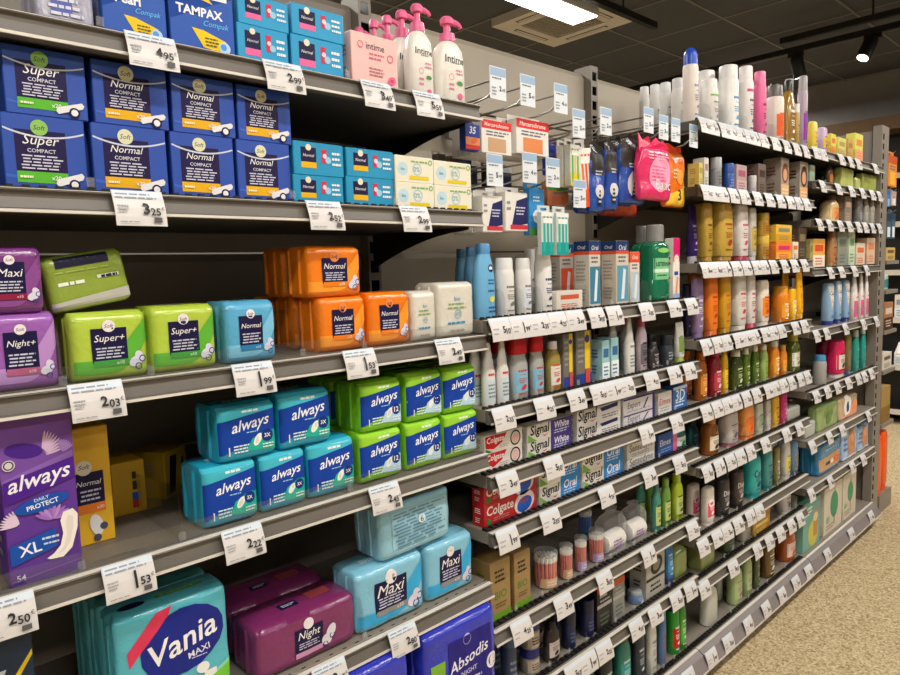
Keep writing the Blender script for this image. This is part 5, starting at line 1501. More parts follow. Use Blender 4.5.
('C9','pump','milky white soap bottle on the bottom shelf, first',2.194,0.0472,0.115,0.081,0.194,0.048,'cfd0c4','d8d8cc','','','',0,{}),
('C9','pump','milky white soap bottle on the bottom shelf, second',2.3899,0.0995,0.115,0.035,0.147,0.024,'cfd0c4','d8d8cc','','','',0,{}),
('C9','bottle','pale green soap bottle, left of two',2.4066,0.0462,0.115,0.075,0.166,0.046,'a4b87c','c0cc9c','b0c48a','b05a8a','',0,{}),
('C9','bottle','pale green soap bottle, right of two',2.4989,0.0397,0.115,0.054,0.179,0.033,'a4b87c','c0cc9c','b0c48a','b05a8a','',0,{}),
('C9','bottle','dark green glass soap bottle',2.5755,0.0345,0.115,0.037,0.177,0.024,'4a5638','3a4630','','9a8','',0,{}),
('C9','bottle','amber soap bottle with white print',2.7151,0.0471,0.115,0.078,0.178,0.048,'7a5a24','6a4e20','','e8e0c8','',0,{}),
('C9','bottle','orange soap bottle with white label',2.938,0.0558,0.115,0.106,0.158,0.066,'c0602a','a8522a','e2ccbc','c85a3a','',0,{}),
('D1','slab','white and yellow children shampoo bottle on the top far shelf',3.082,0.0298,1.876,0.053,0.124,0.032,'e8d050','f0ece0','e8c83a','8a5a9a','',0,{}),
('D1','slab','lilac and yellow children shampoo bottle',3.203,0.0328,1.876,0.0572,0.114,0.038,'c8b0d0','b8a0c4','e8b82a','7a4a8a','',0,{}),
('D1','carton','orange and yellow small pack, lying low',3.2409,0.034,1.876,0.0162,0.037,0.04,'e8a82a','','','c86a2a','',0,{}),
('D1','carton','lime topped children hair pack, first',3.2941,0.034,1.876,0.062,0.095,0.04,'e0d84a','','e89a4a','e8702a','',0,{}),
('D1','carton','pale lime hair pack, second',3.4085,0.034,1.876,0.106,0.09,0.04,'d8d86a','','c8b06a','b89a5a','',0,{}),
('D1','carton','amber hair pack, third',3.5275,0.034,1.876,0.069,0.098,0.04,'c8a050','','','a8843a','',0,{}),
('D1','carton','lime topped children hair pack with orange base, last',3.6525,0.034,1.876,0.118,0.135,0.04,'dcdc5a','','f0a880','e88a4a','',0,{}),
('D2','carton','teal and orange small box on the second far shelf',3.0446,0.034,1.746,0.055,0.069,0.04,'8ab0a0','','','d88a4a','',0,{}),
('D2','bottle','brown hair bottle on the second far shelf',3.2913,0.0286,1.746,0.047,0.094,0.029,'5a4226','3a2c1c','c87a3a','a86','',0,{}),
('D2','pouch','pale lime bow-shaped hair pack, first',3.5039,0.034,1.746,0.168,0.093,0.04,'c4cc70','','','','',0,{'look': 'blank'}),
('D2','pouch','pale lime hair pack, second',3.6597,0.034,1.746,0.073,0.058,0.04,'ccd080','','','','',0,{'look': 'blank'}),
('D2','pouch','olive lime hair pack, third',3.8431,0.034,1.746,0.227,0.09,0.04,'a8b050','','','','',0,{'look': 'blank'}),
('D3','bottle','brown-topped cream hair tonic bottle',3.3644,0.0488,1.586,0.112,0.124,0.07,'e8cc94','4a2e20','e8a060','d8702a','',0,{'wide': 1}),
('D3','carton','grey brown card pack on the third far shelf',3.522,0.034,1.586,0.098,0.124,0.04,'8a7a6c','','','c8a890','',0,{}),
('D3','jar','grey pot on the third far shelf',3.7296,0.0374,1.586,0.047,0.124,0.047,'7a7872','8a8882','','bbb','',0,{}),
('D3','bottle','pale grey slim bottle, left of two',3.8339,0.031,1.586,0.055,0.124,0.034,'b8b2a8','a8a298','','776','',0,{}),
('D3','bottle','pale grey slim bottle, right of two',3.9285,0.0316,1.586,0.057,0.124,0.035,'b8b2a8','a8a298','','776','',0,{}),
('D4','carton','olive slim box beside the orange boxes',3.0531,0.034,1.38,0.032,0.122,0.04,'a8a060','','','7a7a4a','',0,{}),
('D4','carton','orange and white face care box',3.1444,0.039,1.38,0.144,0.127,0.05,'e8a84a','','f0e4d0','d8502a','',0,{}),
('D4','bottle','honey brown hair bottle on the fourth far shelf',3.3571,0.0339,1.38,0.064,0.17,0.04,'b88a5a','8a5a3a','b87a4a','5a3a2a','',0,{}),
('D4','carton','tall grey green box on the fourth far shelf',3.4518,0.039,1.38,0.123,0.162,0.05,'8a8e82','','','6a7264','',0,{}),
('D4','carton','green and white box, tall',3.5884,0.039,1.38,0.086,0.17,0.05,'c8d4b8','','','6a9a6a','',0,{}),
('D4','carton','white and orange box on the fourth far shelf',3.7222,0.039,1.38,0.138,0.112,0.05,'dcc8b0','','','e0703a','',0,{}),
('D4','carton','pale orange box at the far shelf end',3.8915,0.039,1.38,0.131,0.139,0.05,'d8b89a','','','d8805a','',0,{}),
('D5','slab','pale blue shampoo bottle, nearest of three',3.3352,0.036,1.115,0.073,0.194,0.044,'8fb4d6','2a3a80','e8ddd0','1a2040','Cad',0,{'look': 'cad'}),
('D5','slab','pale blue shampoo bottle, middle of three',3.4439,0.0317,1.115,0.059,0.199,0.035,'8fb4d6','2a3a80','e8ddd0','1a2040','Cad',0,{'look': 'cad'}),
('D5','slab','pale blue shampoo bottle, farthest of three',3.5604,0.0323,1.115,0.061,0.2,0.037,'8fb4d6','2a3a80','e8ddd0','1a2040','Cad',0,{'look': 'cad'}),
('D5','cone','white detangling spray bottle with pink flower, nearest of three',3.698,0.0331,1.115,0.062,0.221,0.038,'e2d8d2','e8e0dc','e85a8a','d84a7a','',0,{}),
('D5','cone','white detangling spray bottle with pink flower, middle of three',3.7905,0.028,1.115,0.045,0.223,0.028,'e2d8d2','e8e0dc','e85a8a','d84a7a','',0,{}),
('D5','cone','white detangling spray bottle with pink flower, farthest of three',3.8713,0.0255,1.115,0.037,0.226,0.024,'e2d8d2','e8e0dc','e85a8a','d84a7a','',0,{}),
('D6','can','silver can with blue cap, standing in front',3.2385,0.0323,0.85,0.057,0.135,0.057,'a8a8a4','4a90c0','','999','',0,{}),
('D6','slab','deep pink body milk bottle with white label',3.5009,0.0474,0.85,0.111,0.179,0.067,'d81c5a','e8e0d8','e8d8c8','2a2a3a','',0,{'wide': 1}),
('D6','slab','brown body milk bottle with blue cap',3.6108,0.0299,0.85,0.053,0.199,0.032,'7a6a3a','1a5aa0','8a7a4a','4a6ab0','',0,{}),
('D6','bottle','teal body milk bottle, left of two',3.736,0.0306,0.85,0.053,0.208,0.033,'2a9a8c','c8d0c8','','8cc','',0,{}),
('D6','bottle','teal body milk bottle, right of two',3.8487,0.0282,0.85,0.046,0.215,0.028,'2a9a8c','c8d0c8','','8cc','',0,{}),
('D6','slab','maroon body milk bottle behind the silver can',3.7619,0.1875,0.85,0.092,0.147,0.055,'9a1848','8a1440','','caa','',0,{}),
('D7','pouch','pale grey wipes pack on the lower far shelf',3.094,0.039,0.634,0.118,0.069,0.05,'b4bab2','','','','',0,{'look': 'blank'}),
('D7','pouch','green wipes pack on the lower far shelf',3.3128,0.039,0.634,0.265,0.115,0.05,'93ac6a','','','','',0,{'look': 'wipes'}),
('D7','pouch','cream wipes pack with white round emblem',3.6125,0.044,0.634,0.27,0.107,0.06,'cdb491','','','','',0,{'look': 'wipes2'}),
('D8','pouch','deep blue diaper pack with beige band, nearest',3.361,0.064,0.42,0.285,0.149,0.1,'2a7fb0','','','','',0,{'look': 'diaper'}),
('D8','pouch','pale blue diaper pack with orange picture, second',3.6504,0.064,0.42,0.228,0.153,0.1,'9fc0e0','','','','',0,{'look': 'diaper2'}),
('D8','pouch','pale blue diaper pack with orange picture, farthest',3.865,0.064,0.42,0.184,0.13,0.1,'9fc0e0','','','','',0,{'look': 'diaper2'}),
('D9','carton','teal green carton with yellow picture on the bottom far shelf',3.1282,0.054,0.115,0.208,0.223,0.08,'74a898','','b86a3a','c8c04a','',0,{'look': 'tealbox'}),
('D9','carton','cream carton with green tree print, nearer',3.4138,0.059,0.115,0.25,0.228,0.09,'cfc6b2','','','3f8f6a','',0,{'look': 'tree'}),
('D9','carton','cream carton with green tree print, farther',3.6566,0.059,0.115,0.199,0.231,0.09,'cfc6b2','','','3f8f6a','',0,{'look': 'tree'})]
TAGS = [('A1', 0.3056), ('A1', 0.5199), ('A1', 0.7135), ('A1', 0.8402), ('A2', 0.2711), ('A2', 0.5872), ('A2', 0.7958), ('A3', 0.1945), ('A3', 0.4343), ('A3', 0.6485), ('A3', 0.8767), ('A4', 0.2178), ('A4', 0.3974), ('A4', 0.6938), ('A4', 0.0621), ('A5', 0.7246), ('A5', 0.55), ('B1', 1.0358), ('B1', 1.1043), ('B1', 1.1734), ('B1', 1.2429), ('B1', 1.3164), ('B1', 1.4081), ('B1', 1.4921), ('B1', 1.6556), ('B1', 1.8159), ('B1', 1.9222), ('B2', 1.0389), ('B2', 1.1869), ('B2', 1.3165), ('B2', 1.414), ('B2', 1.4848), ('B2', 1.5493), ('B2', 1.6824), ('B2', 1.8166), ('B2', 1.911), ('B3', 1.0474), ('B3', 1.2181), ('B3', 1.6542), ('B3', 1.8296), ('B4', 1.043), ('B4', 1.2028), ('B4', 1.4473), ('B4', 1.6704), ('B4', 1.849), ('B5', 1.0853), ('B5', 1.25), ('B5', 1.4343), ('B5', 1.6639), ('B5', 1.9355), ('B6', 1.2884), ('B6', 1.3557), ('B6', 1.4314), ('B6', 1.5962), ('B6', 1.7037), ('B6', 1.832), ('B6', 1.9238), ('C1', 2.0013), ('C1', 2.0554), ('C1', 2.1402), ('C1', 2.1918), ('C1', 2.2606), ('C1', 2.3242), ('C1', 2.3734), ('C1', 2.45), ('C1', 2.5575), ('C1', 2.6619), ('C1', 2.7621), ('C1', 2.8569), ('C2', 2.0175), ('C2', 2.0657), ('C2', 2.1298), ('C2', 2.2117), ('C2', 2.2978), ('C2', 2.4055), ('C2', 2.5109), ('C2', 2.6133), ('C2', 2.7114), ('C2', 2.7936), ('C2', 2.8795), ('C3', 2.0209), ('C3', 2.091), ('C3', 2.1568), ('C3', 2.2408), ('C3', 2.321), ('C3', 2.405), ('C3', 2.4751), ('C3', 2.5574), ('C3', 2.663), ('C3', 2.7644), ('C3', 2.8713), ('C4', 2.0244), ('C4', 2.1026), ('C4', 2.1695), ('C4', 2.2629), ('C4', 2.3281), ('C4', 2.3958), ('C4', 2.4932), ('C4', 2.5674), ('C4', 2.6446), ('C4', 2.7876), ('C4', 2.8852), ('C5', 2.0274), ('C5', 2.1065), ('C5', 2.1817), ('C5', 2.2524), ('C5', 2.3344), ('C5', 2.4203), ('C5', 2.529), ('C5', 2.5955), ('C5', 2.6743), ('C5', 2.7564), ('C5', 2.853), ('C5', 2.9314), ('C6', 2.0374), ('C6', 2.125), ('C6', 2.2096), ('C6', 2.2901), ('C6', 2.3745), ('C6', 2.5088), ('C6', 2.7142), ('C6', 2.8529), ('C7', 2.0123), ('C7', 2.1145), ('C7', 2.1914), ('C7', 2.2801), ('C7', 2.382), ('C7', 2.4624), ('C8', 2.0214), ('C8', 2.2427), ('C8', 2.4492), ('C8', 2.5616), ('C8', 2.6706), ('C8', 2.7859), ('C8', 2.8853), ('B7', 1.4081), ('B7', 1.5617), ('B7', 1.7033), ('B7', 1.7824), ('B7', 1.8723), ('C9', 2.0317), ('C9', 2.1599), ('C9', 2.3237), ('C9', 2.4846), ('C9', 2.6398), ('C9', 2.7863), ('C9', 2.9322), ('D9', 3.1648), ('D9', 3.4971), ('D9', 3.8136), ('D1', 2.9788), ('D1', 3.0606), ('D1', 3.2868), ('D1', 3.4093), ('D1', 3.5241), ('D1', 3.7883), ('D2', 3.0573), ('D2', 3.2573), ('D2', 3.4344), ('D2', 3.5957), ('D2', 3.7526), ('D2', 3.8687), ('D3', 3.0321), ('D3', 3.1538), ('D3', 3.296), ('D3', 3.4195), ('D3', 3.5501), ('D3', 3.6569), ('D3', 3.7687), ('D3', 3.8857), ('D4', 3.1809), ('D4', 3.3254), ('D4', 3.5091), ('D4', 3.6923), ('D5', 3.0263), ('D5', 3.1487), ('D5', 3.4017), ('D5', 3.67), ('D5', 3.8838), ('D6', 3.0428), ('D6', 3.1796), ('D6', 3.3116), ('D6', 3.4663), ('D6', 3.6162), ('D6', 3.7108), ('D6', 3.8259), ('D7', 3.0081), ('D7', 3.2205), ('D7', 3.3976), ('D7', 3.7969), ('D8', 3.009), ('D8', 3.2488), ('D8', 3.5619), ('D8', 3.735)]
DIVIDERS = [('B1', 1.0835), ('B1', 1.1518), ('B1', 1.2211), ('B1', 1.4132), ('B1', 1.5191), ('B1', 1.6245), ('B1', 1.7207), ('B2', 1.1144), ('B2', 1.1877), ('B2', 1.2498), ('B2', 1.3603), ('B2', 1.4607), ('B2', 1.5252), ('B2', 1.5932), ('B2', 1.6728), ('B2', 1.7408), ('B2', 1.8214), ('B2', 1.8996), ('B3', 1.1633), ('B3', 1.3665), ('B3', 1.5956), ('B3', 1.7884), ('B3', 1.887), ('B4', 1.2098), ('B4', 1.3931), ('B4', 1.6101), ('B4', 1.7887), ('B5', 1.1064), ('B5', 1.2088), ('B5', 1.3177), ('B5', 1.3794), ('B5', 1.4497), ('B5', 1.5185), ('B5', 1.6409), ('B5', 1.7669), ('B5', 1.8336), ('B5', 1.9022), ('B6', 1.1493), ('B6', 1.2342), ('B6', 1.317), ('B6', 1.3973), ('B6', 1.5402), ('B6', 1.6409), ('B6', 1.8513), ('B7', 1.3903), ('B7', 1.4746), ('B7', 1.5692), ('B7', 1.6645), ('B7', 1.7417), ('B7', 1.8144), ('B7', 1.883), ('C1', 2.0991), ('C1', 2.239), ('C1', 2.3841), ('C1', 2.4997), ('C1', 2.633), ('C1', 2.7724), ('C1', 2.8673), ('C1', 2.9268), ('C2', 2.069), ('C2', 2.1417), ('C2', 2.2459), ('C2', 2.4316), ('C2', 2.6372), ('C2', 2.8461), ('C3', 2.1795), ('C3', 2.3347), ('C3', 2.4417), ('C3', 2.5381), ('C3', 2.6492), ('C3', 2.8371), ('C4', 2.1068), ('C4', 2.2116), ('C4', 2.3192), ('C4', 2.4341), ('C4', 2.529), ('C4', 2.7), ('C4', 2.8458), ('C4', 2.9194), ('C5', 2.1661), ('C5', 2.251), ('C5', 2.3204), ('C5', 2.4292), ('C5', 2.4979), ('C5', 2.5802), ('C5', 2.6773), ('C5', 2.7794), ('C5', 2.8774), ('C6', 2.2671), ('C6', 2.4198), ('C6', 2.5448), ('C6', 2.6257), ('C6', 2.6985), ('C6', 2.7838), ('C7', 2.2249), ('C7', 2.3455), ('C7', 2.478), ('C7', 2.6276), ('C7', 2.7276), ('C7', 2.813), ('C7', 2.9119), ('C8', 2.2455), ('C8', 2.405), ('C8', 2.5132), ('C8', 2.7587), ('C8', 2.9299), ('C9', 2.3018), ('C9', 2.458), ('C9', 2.5415), ('C9', 2.635), ('C9', 2.8196), ('D1', 3.1414), ('D1', 3.256), ('D1', 3.3403), ('D1', 3.4772), ('D1', 3.5777), ('D2', 3.17), ('D2', 3.3674), ('D2', 3.6056), ('D2', 3.7129), ('D3', 3.4467), ('D3', 3.6386), ('D3', 3.7798), ('D3', 3.8807), ('D4', 3.2708), ('D4', 3.5293), ('D4', 3.6423), ('D4', 3.8086), ('D5', 3.393), ('D5', 3.5016), ('D5', 3.629), ('D5', 3.7485), ('D5', 3.8329), ('D6', 3.3562), ('D6', 3.5704), ('D6', 3.6734), ('D6', 3.7941), ('D7', 3.1667), ('D7', 3.4614), ('D8', 3.52), ('D8', 3.7687), ('D9', 3.2605), ('D9', 3.548), ('A1', 0.2454), ('A1', 0.6665), ('A2', 0.216), ('A2', 0.5391), ('A2', 0.7679), ('A3', 0.1596), ('A3', 0.2794), ('A3', 0.5429), ('A3', 0.6786), ('A4', 0.1626), ('A4', 0.3082), ('A4', 0.6293), ('A5', 0.6484)]


# ------------------------------------------------------------------ shelves
DEEP = ('B3', 'B4', 'B5', 'B6', 'B7', 'C5', 'C6', 'C7', 'C8', 'C9')  # lower shelves: wider black strip, painting more shade along the shelf front
for sh, z in SHELF_Z.items():
    if sh == 'B0':
        continue
    x0, x1, nm = BAYS[sh[0]]
    gondola_shelf(sh, z, x0, x1, base=sh in ('B7', 'C9', 'D9'), perf=sh == 'A5', clear=sh in ('A3', 'A4'), slot_shade=sh[0] in 'BC' or sh in ('A1', 'A2', 'D4', 'D6'), wide_slot_shade=sh in DEEP)
gb = tag(empty('gondola_shelf', (.325, .19, .115)), 'grey metal base shelf below the pad packs', 'shelf', 'shelves of the pad bay')
MB().box(-.673, .673, -.188, .192, -.03, 0, METAL).build('shelf_board', gb, bevel=.001)
MB().prism_x([(y - .19, zz) for y, zz in rail_profile(True)], -.673, .673, RAIL).build('price_rail', gb)

# ------------------------------------------------------------------ goods
PROTO = {}


def product(kind, w, h, d, b, c, l, k, t, ex):
    key = (kind, w, h, d, b, c, l, k, t, ex.get('look'), ex.get('wide'), ex.get('ring'))
    if key in PROTO:
        return copy_tree(PROTO[key])
    r = empty('product')
    MAKERS[kind](r, w, h, d, b, c, l, k, t, ex)
    PROTO[key] = r
    return r


def name_of(kind, desc):
    for word, nm, cat in for_word:
        if word in desc:
            return nm, cat
    return KIND_NAMES[kind]


BOXES = [[a[3], a[4], a[5], a[6], a[7], a[8]] for a in ITEMS]


def blocked(x, y, z, w, h, d):
    for q in BOXES:
        if abs(q[0] - x) < (q[3] + w) / 2 and abs(q[1] - y) < (q[5] + d) / 2 and q[2] < z + h and z < q[2] + q[4]:
            return True
    return False


for (sh, kind, desc, x, y, z, w, h, d, b, c, l, k, t, rows, ex) in ITEMS:
    nm, cat = name_of(kind, desc)
    auto = max(0, rows)
    if rows == 0 and sh[0] in 'BC' and sh != 'B0' and kind in ('bottle', 'slab', 'can', 'tube', 'jar', 'cone') and y - d / 2 < .042 and abs(z - SHELF_Z[sh]) < .01:
        auto = 1
    for i in range(auto + 1):
        dy = i * (d + .004) if rows > 0 or sh == 'B0' else i * max(d + .012, .055)
        if i and blocked(x, y + dy, z, w, h, d):
            continue
        if i:
            BOXES.append([x, y + dy, z, w, h, d])
        o = product(kind, w, h, d, b, c, l, k, t, ex)
        o.name = nm
        o.location = (x, y + dy, z + (.0002 if sh != 'B0' else 0))
        o.rotation_euler = (0, ex.get('tilt', 0), ex.get('rz', 0))
        if ex.get('tilt'):
            o.location.z += abs(math.sin(ex['tilt'])) * w * .5
        lab = desc
        if i:
            lab = ('hidden ' if 0 else '') + desc.replace(', nearest of its row', '') + ', %s row back' % NUMW[i]
        wc = len(lab.split())
        if sh == 'B0':
            if wc <= 11:
                lab += ' in the dental bay'
        elif sh[0] != 'A' and wc <= 9:
            lab += ', ' + shelf_phrase(sh)
        elif sh[0] != 'A' and wc <= 12:
            lab += ', %s %s shelf' % (shelf_phrase(sh).split()[0], BAYS[sh[0]][2])
        tag(o, lab, cat, 'goods on the ' + (shelf_phrase(sh) if sh != 'B0' else 'pegs of the dental bay'))

# ------------------------------------------------------------------ price tags in the rails
TAG_W = mat('d6d2cf', 'tag')
TAG_PRINT = '2b2a2c'
tag_protos = {}


def price_tag(price, fine):
    key = (price, fine)
    if key in tag_protos:
        return copy_tree(tag_protos[key])
    r = empty('price_tag')
    w, prof = .071, [(-.0145, .0035), (-.0165, -.001), (-.0215, -.011), (-.026, -.022), (-.029, -.035), (-.0305, -.048)]
    mb = MB()
    n = len(prof)
    hw = w / 2
    vs_ = [(-hw, y, z) for y, z in prof] + [(hw, y, z) for y, z in prof] + [(-hw, y + .0012, z) for y, z in prof] + [(hw, y + .0012, z) for y, z in prof]
    fs = []
    for i in range(n - 1):
        fs += [(i, n + i, n + i + 1, i + 1), (2 * n + i, 2 * n + i + 1, 3 * n + i + 1, 3 * n + i), (i, i + 1, 2 * n + i + 1, 2 * n + i), (n + i, 3 * n + i, 3 * n + i + 1, n + i + 1)]
    fs += [(0, 2 * n, 3 * n, n), (n - 1, 2 * n - 1, 4 * n - 1, 3 * n - 1)]
    mb.add(vs_, fs, TAG_W)
    mb.build('card', r)
    H = .0515

    def surf(x, z, o):
        zz = z - .048
        for (ya, za), (yb, zb) in zip(prof, prof[1:]):
            if zz >= zb:
                q = (za - zz) / (za - zb)
                return (x, ya + (yb - ya) * q - o * 1.6, zz)
        return (x, prof[-1][0] - o * 1.6, zz)
    eu, ct = price.split(',')
    ops = [('t', eu, .2, .48, .13 if eu != '1' else .05, TAG_PRINT, 0, .03 if eu != '1' else .0), ('t', ct, .56, .4, .2, TAG_PRINT, 0, .02), ('t', '€', .86, .5, .06, TAG_PRINT)]
    if fine:
        ops = [('r', -.96, .8, .96, .98, 'd4e0ea'), ('l', -.9, .8, .74, .94, 2, '98989e'), ('l', -.9, -.45, .36, .6, 3, 'a2a2a6'), ('l', -.9, .1, .08, .14, 1, '9a9a9e'), ('r', .46, .1, .78, .24, '5a5a5e')] + ops
    else:
        ops = [('r', -.96, .82, .96, .98, 'd4dde6'), ('r', -.85, .3, -.4, .36, 'a8a8ac'), ('r', -.85, .5, -.3, .56, 'a8a8ac')] + ops
    print_part('price_print', ops, w, H, surf, .012, r)
    tag_protos[key] = r
    return r


A_PRICES = {'A1': ['4,95', '2,99', '3,49', '5,59'], 'A2': ['3,25', '2,52', '2,99'], 'A3': ['2,03', '1,99', '1,53', '2,49'], 'A4': ['2,50', '1,53', '2,22', '2,45'], 'A5': ['3,05', '2,80']}
P_POOL = ['2,35', '3,49', '1,99', '4,25', '5,10']
cnt = {}
for sh, x in sorted(TAGS):
    n = cnt.get(sh, 0)
    cnt[sh] = n + 1
    pr = A_PRICES[sh][n % 4] if sh in A_PRICES and n < len(A_PRICES[sh]) else P_POOL[(n * 3 + ord(sh[1])) % 5]
    o = price_tag(pr, sh[0] == 'A')
    o.name = 'price_tag'
    base_rail = sh in ('B7', 'C9', 'D9')
    o.location = (x, -.0215 if base_rail else 0, SHELF_Z[sh] - (.008 if base_rail else 0))
    o.rotation_euler = (0, 0, random.uniform(-.03, .03))
    tag(o, 'white price tag, %s from left on the %s' % (NUMW[n], shelf_phrase(sh)), 'price tag', 'price tags on the shelf rails')

# ------------------------------------------------------------------ clear shelf dividers
def divider_proto(h, dep):
    r = empty('shelf_divider')
    pts = [(.006, .0), (.006, h * .6), (.012, h * .9), (.025, h), (dep, h * .75), (dep, 0)]
    MB().prism_x(pts, -.0007, .0007, CLEAR).build('divider_plate', r)
    mb = MB()
    mb.box(-.005, .005, .003, .0055, .001, .014, CLEAR_BAG)
    mb.build('divider_foot', r)
    return r


DP = {'A': divider_proto(.085, .28), 'B': divider_proto(.06, .25), 'C': divider_proto(.06, .25)}
first = {}
cnt = {}
for sh, x in sorted(DIVIDERS):
    k = 'A' if sh[0] == 'A' else 'B' if sh[0] == 'B' else 'C'
    o = DP[k] if k not in first else copy_tree(DP[k])
    first[k] = 1
    n = cnt.get(sh, 0)
    cnt[sh] = n + 1
    o.name = 'shelf_divider'
    o.location = (x, .009 if sh in DEEP else 0, SHELF_Z[sh] + (.0065 if sh[0] in 'BC' or sh in ('A1', 'A2', 'D4', 'D6') else .0004))
    tag(o, 'clear plastic shelf divider, %s from left on the %s' % (NUMW[n], shelf_phrase(sh)), 'divider', 'clear dividers between the goods')

# ------------------------------------------------------------------ peg hooks of the dental bay
CHROME = mat('a8a49c', 'metal')
CARD = mat('dfe5ea', 'tag')


def peg_hook(x, z, y_tip, label, card=True):
    r = tag(empty('peg_hook', (x, .384, z)), label, 'hook', 'wire peg hooks of the dental bay')
    L = .384 - y_tip
    mb = MB()
    mb.tube([(-.0, -.004, 0), (0, -L * .8, 0), (0, -L * .92, .006), (0, -L, .026)], .0024, CHROME, n=6)
    mb.build('hook_wire', r, smooth=SMOOTH)
    mb = MB()
    mb.tube([(-.0, -.004, .04), (0, -L + .004, .04)], .0024, CHROME, n=6)
    mb.build('tag_wire', r, smooth=SMOOTH)
    MB().box(-.03, .03, -.018, -.003, -.01, .05, METAL_D).build('hook_plate', r)
    if card:
        c = MB().box(-.026, .026, -L - .003, -L - .001, -.006, .064, CARD).build('price_card', r)
        print_part('card_print', [('r', -.96, .72, .96, .97, '9cb8d4'), ('l', -.85, .5, .6, .7, 1, '6a7684'), ('t', random.choice(('2', '3', '4', '5')), .25, .35, .14, TAG_PRINT, 0, .03), ('t', '49', .66, .32, .2, TAG_PRINT), ('l', -.85, -.2, .1, .4, 3, '8a9098')],
                   .052, .07, lambda xx, zz, oo: (xx, -L - .003 - oo, zz - .006), 0, c)
    return r


HOOKS = [(1.067, 1.80), (1.169, 1.80), (1.294, 1.80), (1.367, 1.75), (1.487, 1.77), (1.702, 1.80), (1.786, 1.79), (1.857, 1.79), (1.969, 1.785), (1.05, 1.61), (1.171, 1.625), (1.258, 1.62), (1.367, 1.575)]
for n, (x, z) in enumerate(HOOKS):
    peg_hook(x, z, .0, 'chrome wire peg hook with price card, %s from left in the %s row' % (NUMW[n if n < 9 else n - 9], 'upper' if n < 9 else 'lower'))

# ------------------------------------------------------------------ end of the row: side panel, slotted post and the narrow end section
ep = tag(empty('row_end_frame', (4.015, .2, 0)), 'beige grey end panel with slotted post closing the shelf row', 'shelving')
MB().box(-.02, .0, -.154, .26, 0, 2.07, METAL).build('side_sheet', ep)
upright(ep, -.015, -.2, -.155, 2.09, w=.06)
MB().box(.0155, .075, -.2, -.155, 0, 2.09, METAL).build('plain_post', ep)
ENDX = (4.13, 4.36)
er = tag(empty('end_section', (4.245, .3, 0)), 'narrow beige shelving section beyond the slotted post', 'shelving')
ox, oy = -4.245, -.3
MB().box(4.13 + ox, 4.36 + ox, .41 + oy, .43 + oy, 0, 2.05, METAL).build('back_panel', er)
MB().box(4.13 + ox, 4.36 + ox, .0 + oy, .41 + oy, 0, .1, METAL).build('plinth', er)
for z in (.50, .80, 1.02, 1.24, 1.4):
    MB().box(4.13 + ox, 4.36 + ox, .0 + oy, .41 + oy, z - .02, z, METAL).build('section_shelf', er, bevel=.001)
E_ITEMS = [('slab', 'orange cleaner bottle on the bottom of the end section, left of two', 4.175, .10, .095, .33, 'ee5a12', 'e04a0a', '', ''),
           ('slab', 'orange cleaner bottle on the bottom of the end section, right of two', 4.285, .10, .095, .34, 'ee5a12', 'e04a0a', '', ''),
           ('carton', 'tan woven-look box on the end section shelf', 4.24, .50, .17, .2, 'a8884e', '', '8a6a34', ''),
           ('carton', 'white boxed goods on the end section shelf', 4.24, .80, .17, .09, 'd8d0c4', '', '', '6a5a4a'),
           ('carton', 'brown hair goods box on the end section shelf', 4.24, 1.02, .17, .15, 'a8744e', '', '4a2e20', 'd8c8b8'),
           ('bottle', 'teal and white bottle on the end section shelf', 4.2, 1.24, .07, .11, 'a8c0b8', 'd8d8d0', '3a8a8a', '555'),
           ('carton', 'tan boxed goods on the top end section shelf', 4.24, 1.4, .17, .07, 'c8a860', '', '', '6a5a3a')]
for kind, desc, x, z, w, h, b, c, l, k in E_ITEMS:
    d = .06 if kind != 'carton' else .08
    o = product(kind, w, h, d, b, c, l, k, '', {})
    nm, cat = name_of(kind, desc)
    o.name = nm
    o.location = (x, .012 + d / 2, z + .0002)
    tag(o, desc, cat)
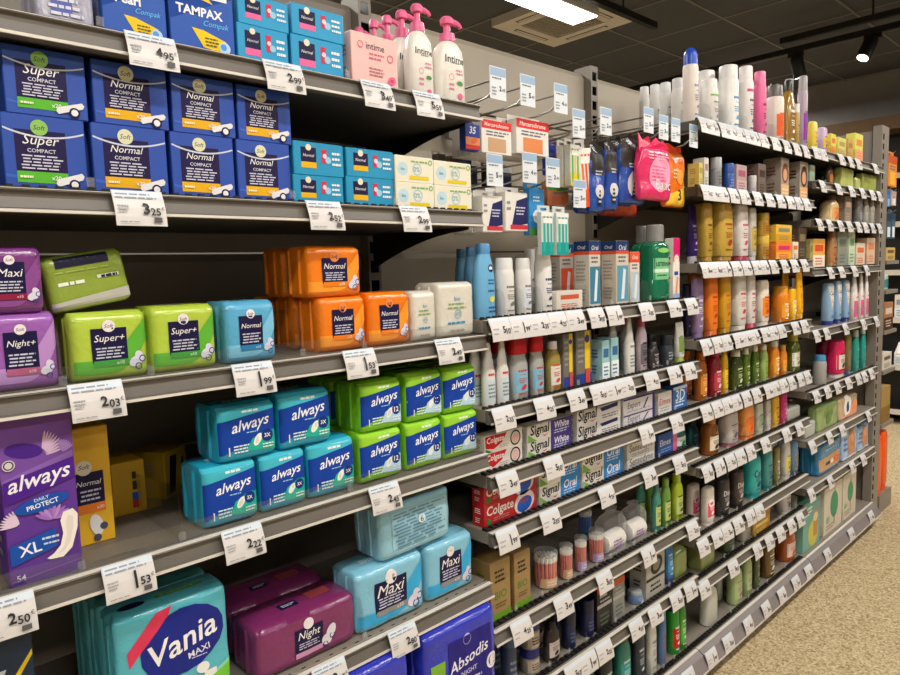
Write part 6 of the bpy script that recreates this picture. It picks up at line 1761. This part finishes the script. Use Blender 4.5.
for n, (x, z, w, h, b, k, l, desc) in enumerate([(4.26, 1.83, .16, .19, 'e08a1c', 'c8541c', 'f0b040', 'orange printed bag hanging on the end section'), (4.2, 1.72, .06, .1, '2a7ac0', '2a6ab0', '8ac0e8', 'small blue pack hanging on the end section'),
                                               (4.22, 1.55, .09, .15, '2a4a5e', '243a4a', 'd8e4ea', 'dark blue and white pack hanging on the end section, left'), (4.31, 1.55, .07, .16, '3a5a72', '2a4458', 'e8eef0', 'dark blue and white pack hanging on the end section, right'),
                                               (4.3, 1.73, .09, .09, 'c8b0a8', 'b89a90', 'e8e0da', 'pale pink pack hanging on the end section')]):
    o = product('blister', w, h, .02, b, '', l, k, '', {})
    o.name = 'hanging_pack'
    o.location = (x, .03, z - .03)
    tag(o, desc, 'hanging pack')
    hk = tag(empty('peg_hook', (x, .41, z + h - .045)), 'wire peg hook carrying the ' + desc.replace(' hanging on the end section', ''), 'hook')
    mb = MB()
    mb.tube([(0, 0, .0), (0, -.385, 0), (0, -.40, .012)], .0022, CHROME)
    mb.build('hook_wire', hk)

# ------------------------------------------------------------------ wall unit far behind
wu = tag(empty('wall_shelf_unit', (6.75, 1.0, 0)), 'black wall shelving with wooden fascia at the far wall', 'shelving')
MB().box(.1, .14, -3.5, 4.5, 0, 2.5, DARK).build('back_board', wu)
MB().box(-.22, .1, -3.5, 4.5, 2.47, 2.58, mat('6b5238', 'paint')).build('wood_fascia', wu)
for z in (.12, .5, .9, 1.3, 1.7, 2.1):
    MB().box(-.2, .1, -3.5, 4.5, z - .03, z, DARK).build('wall_shelf', wu)
    MB().box(-.206, -.2, -3.5, 4.5, z - .035, z + .01, mat('c8beb0', 'paint')).build('shelf_edge', wu)
for n in range(8):
    for zi, z in enumerate((.5, .9)):
        y = -.5 + n * .2
        o = product('cone' if zi == 0 else 'carton', .09, .2, .09, 'e6e2dc' if zi == 0 else 'd8d0c2', 'f0ece6', 'd8dce0', '8a8a90', '', {})
        o.name = 'wall_bottle' if zi == 0 else 'wall_box'
        o.location = (6.62, y, z + .0002)
        o.rotation_euler = (0, 0, -math.pi / 2)
        tag(o, 'white %s on the black wall unit, %s from the right on its shelf' % (('bottle', 'box')[zi], NUMW[n]), ('bottle', 'box')[zi], 'goods on the black wall unit')
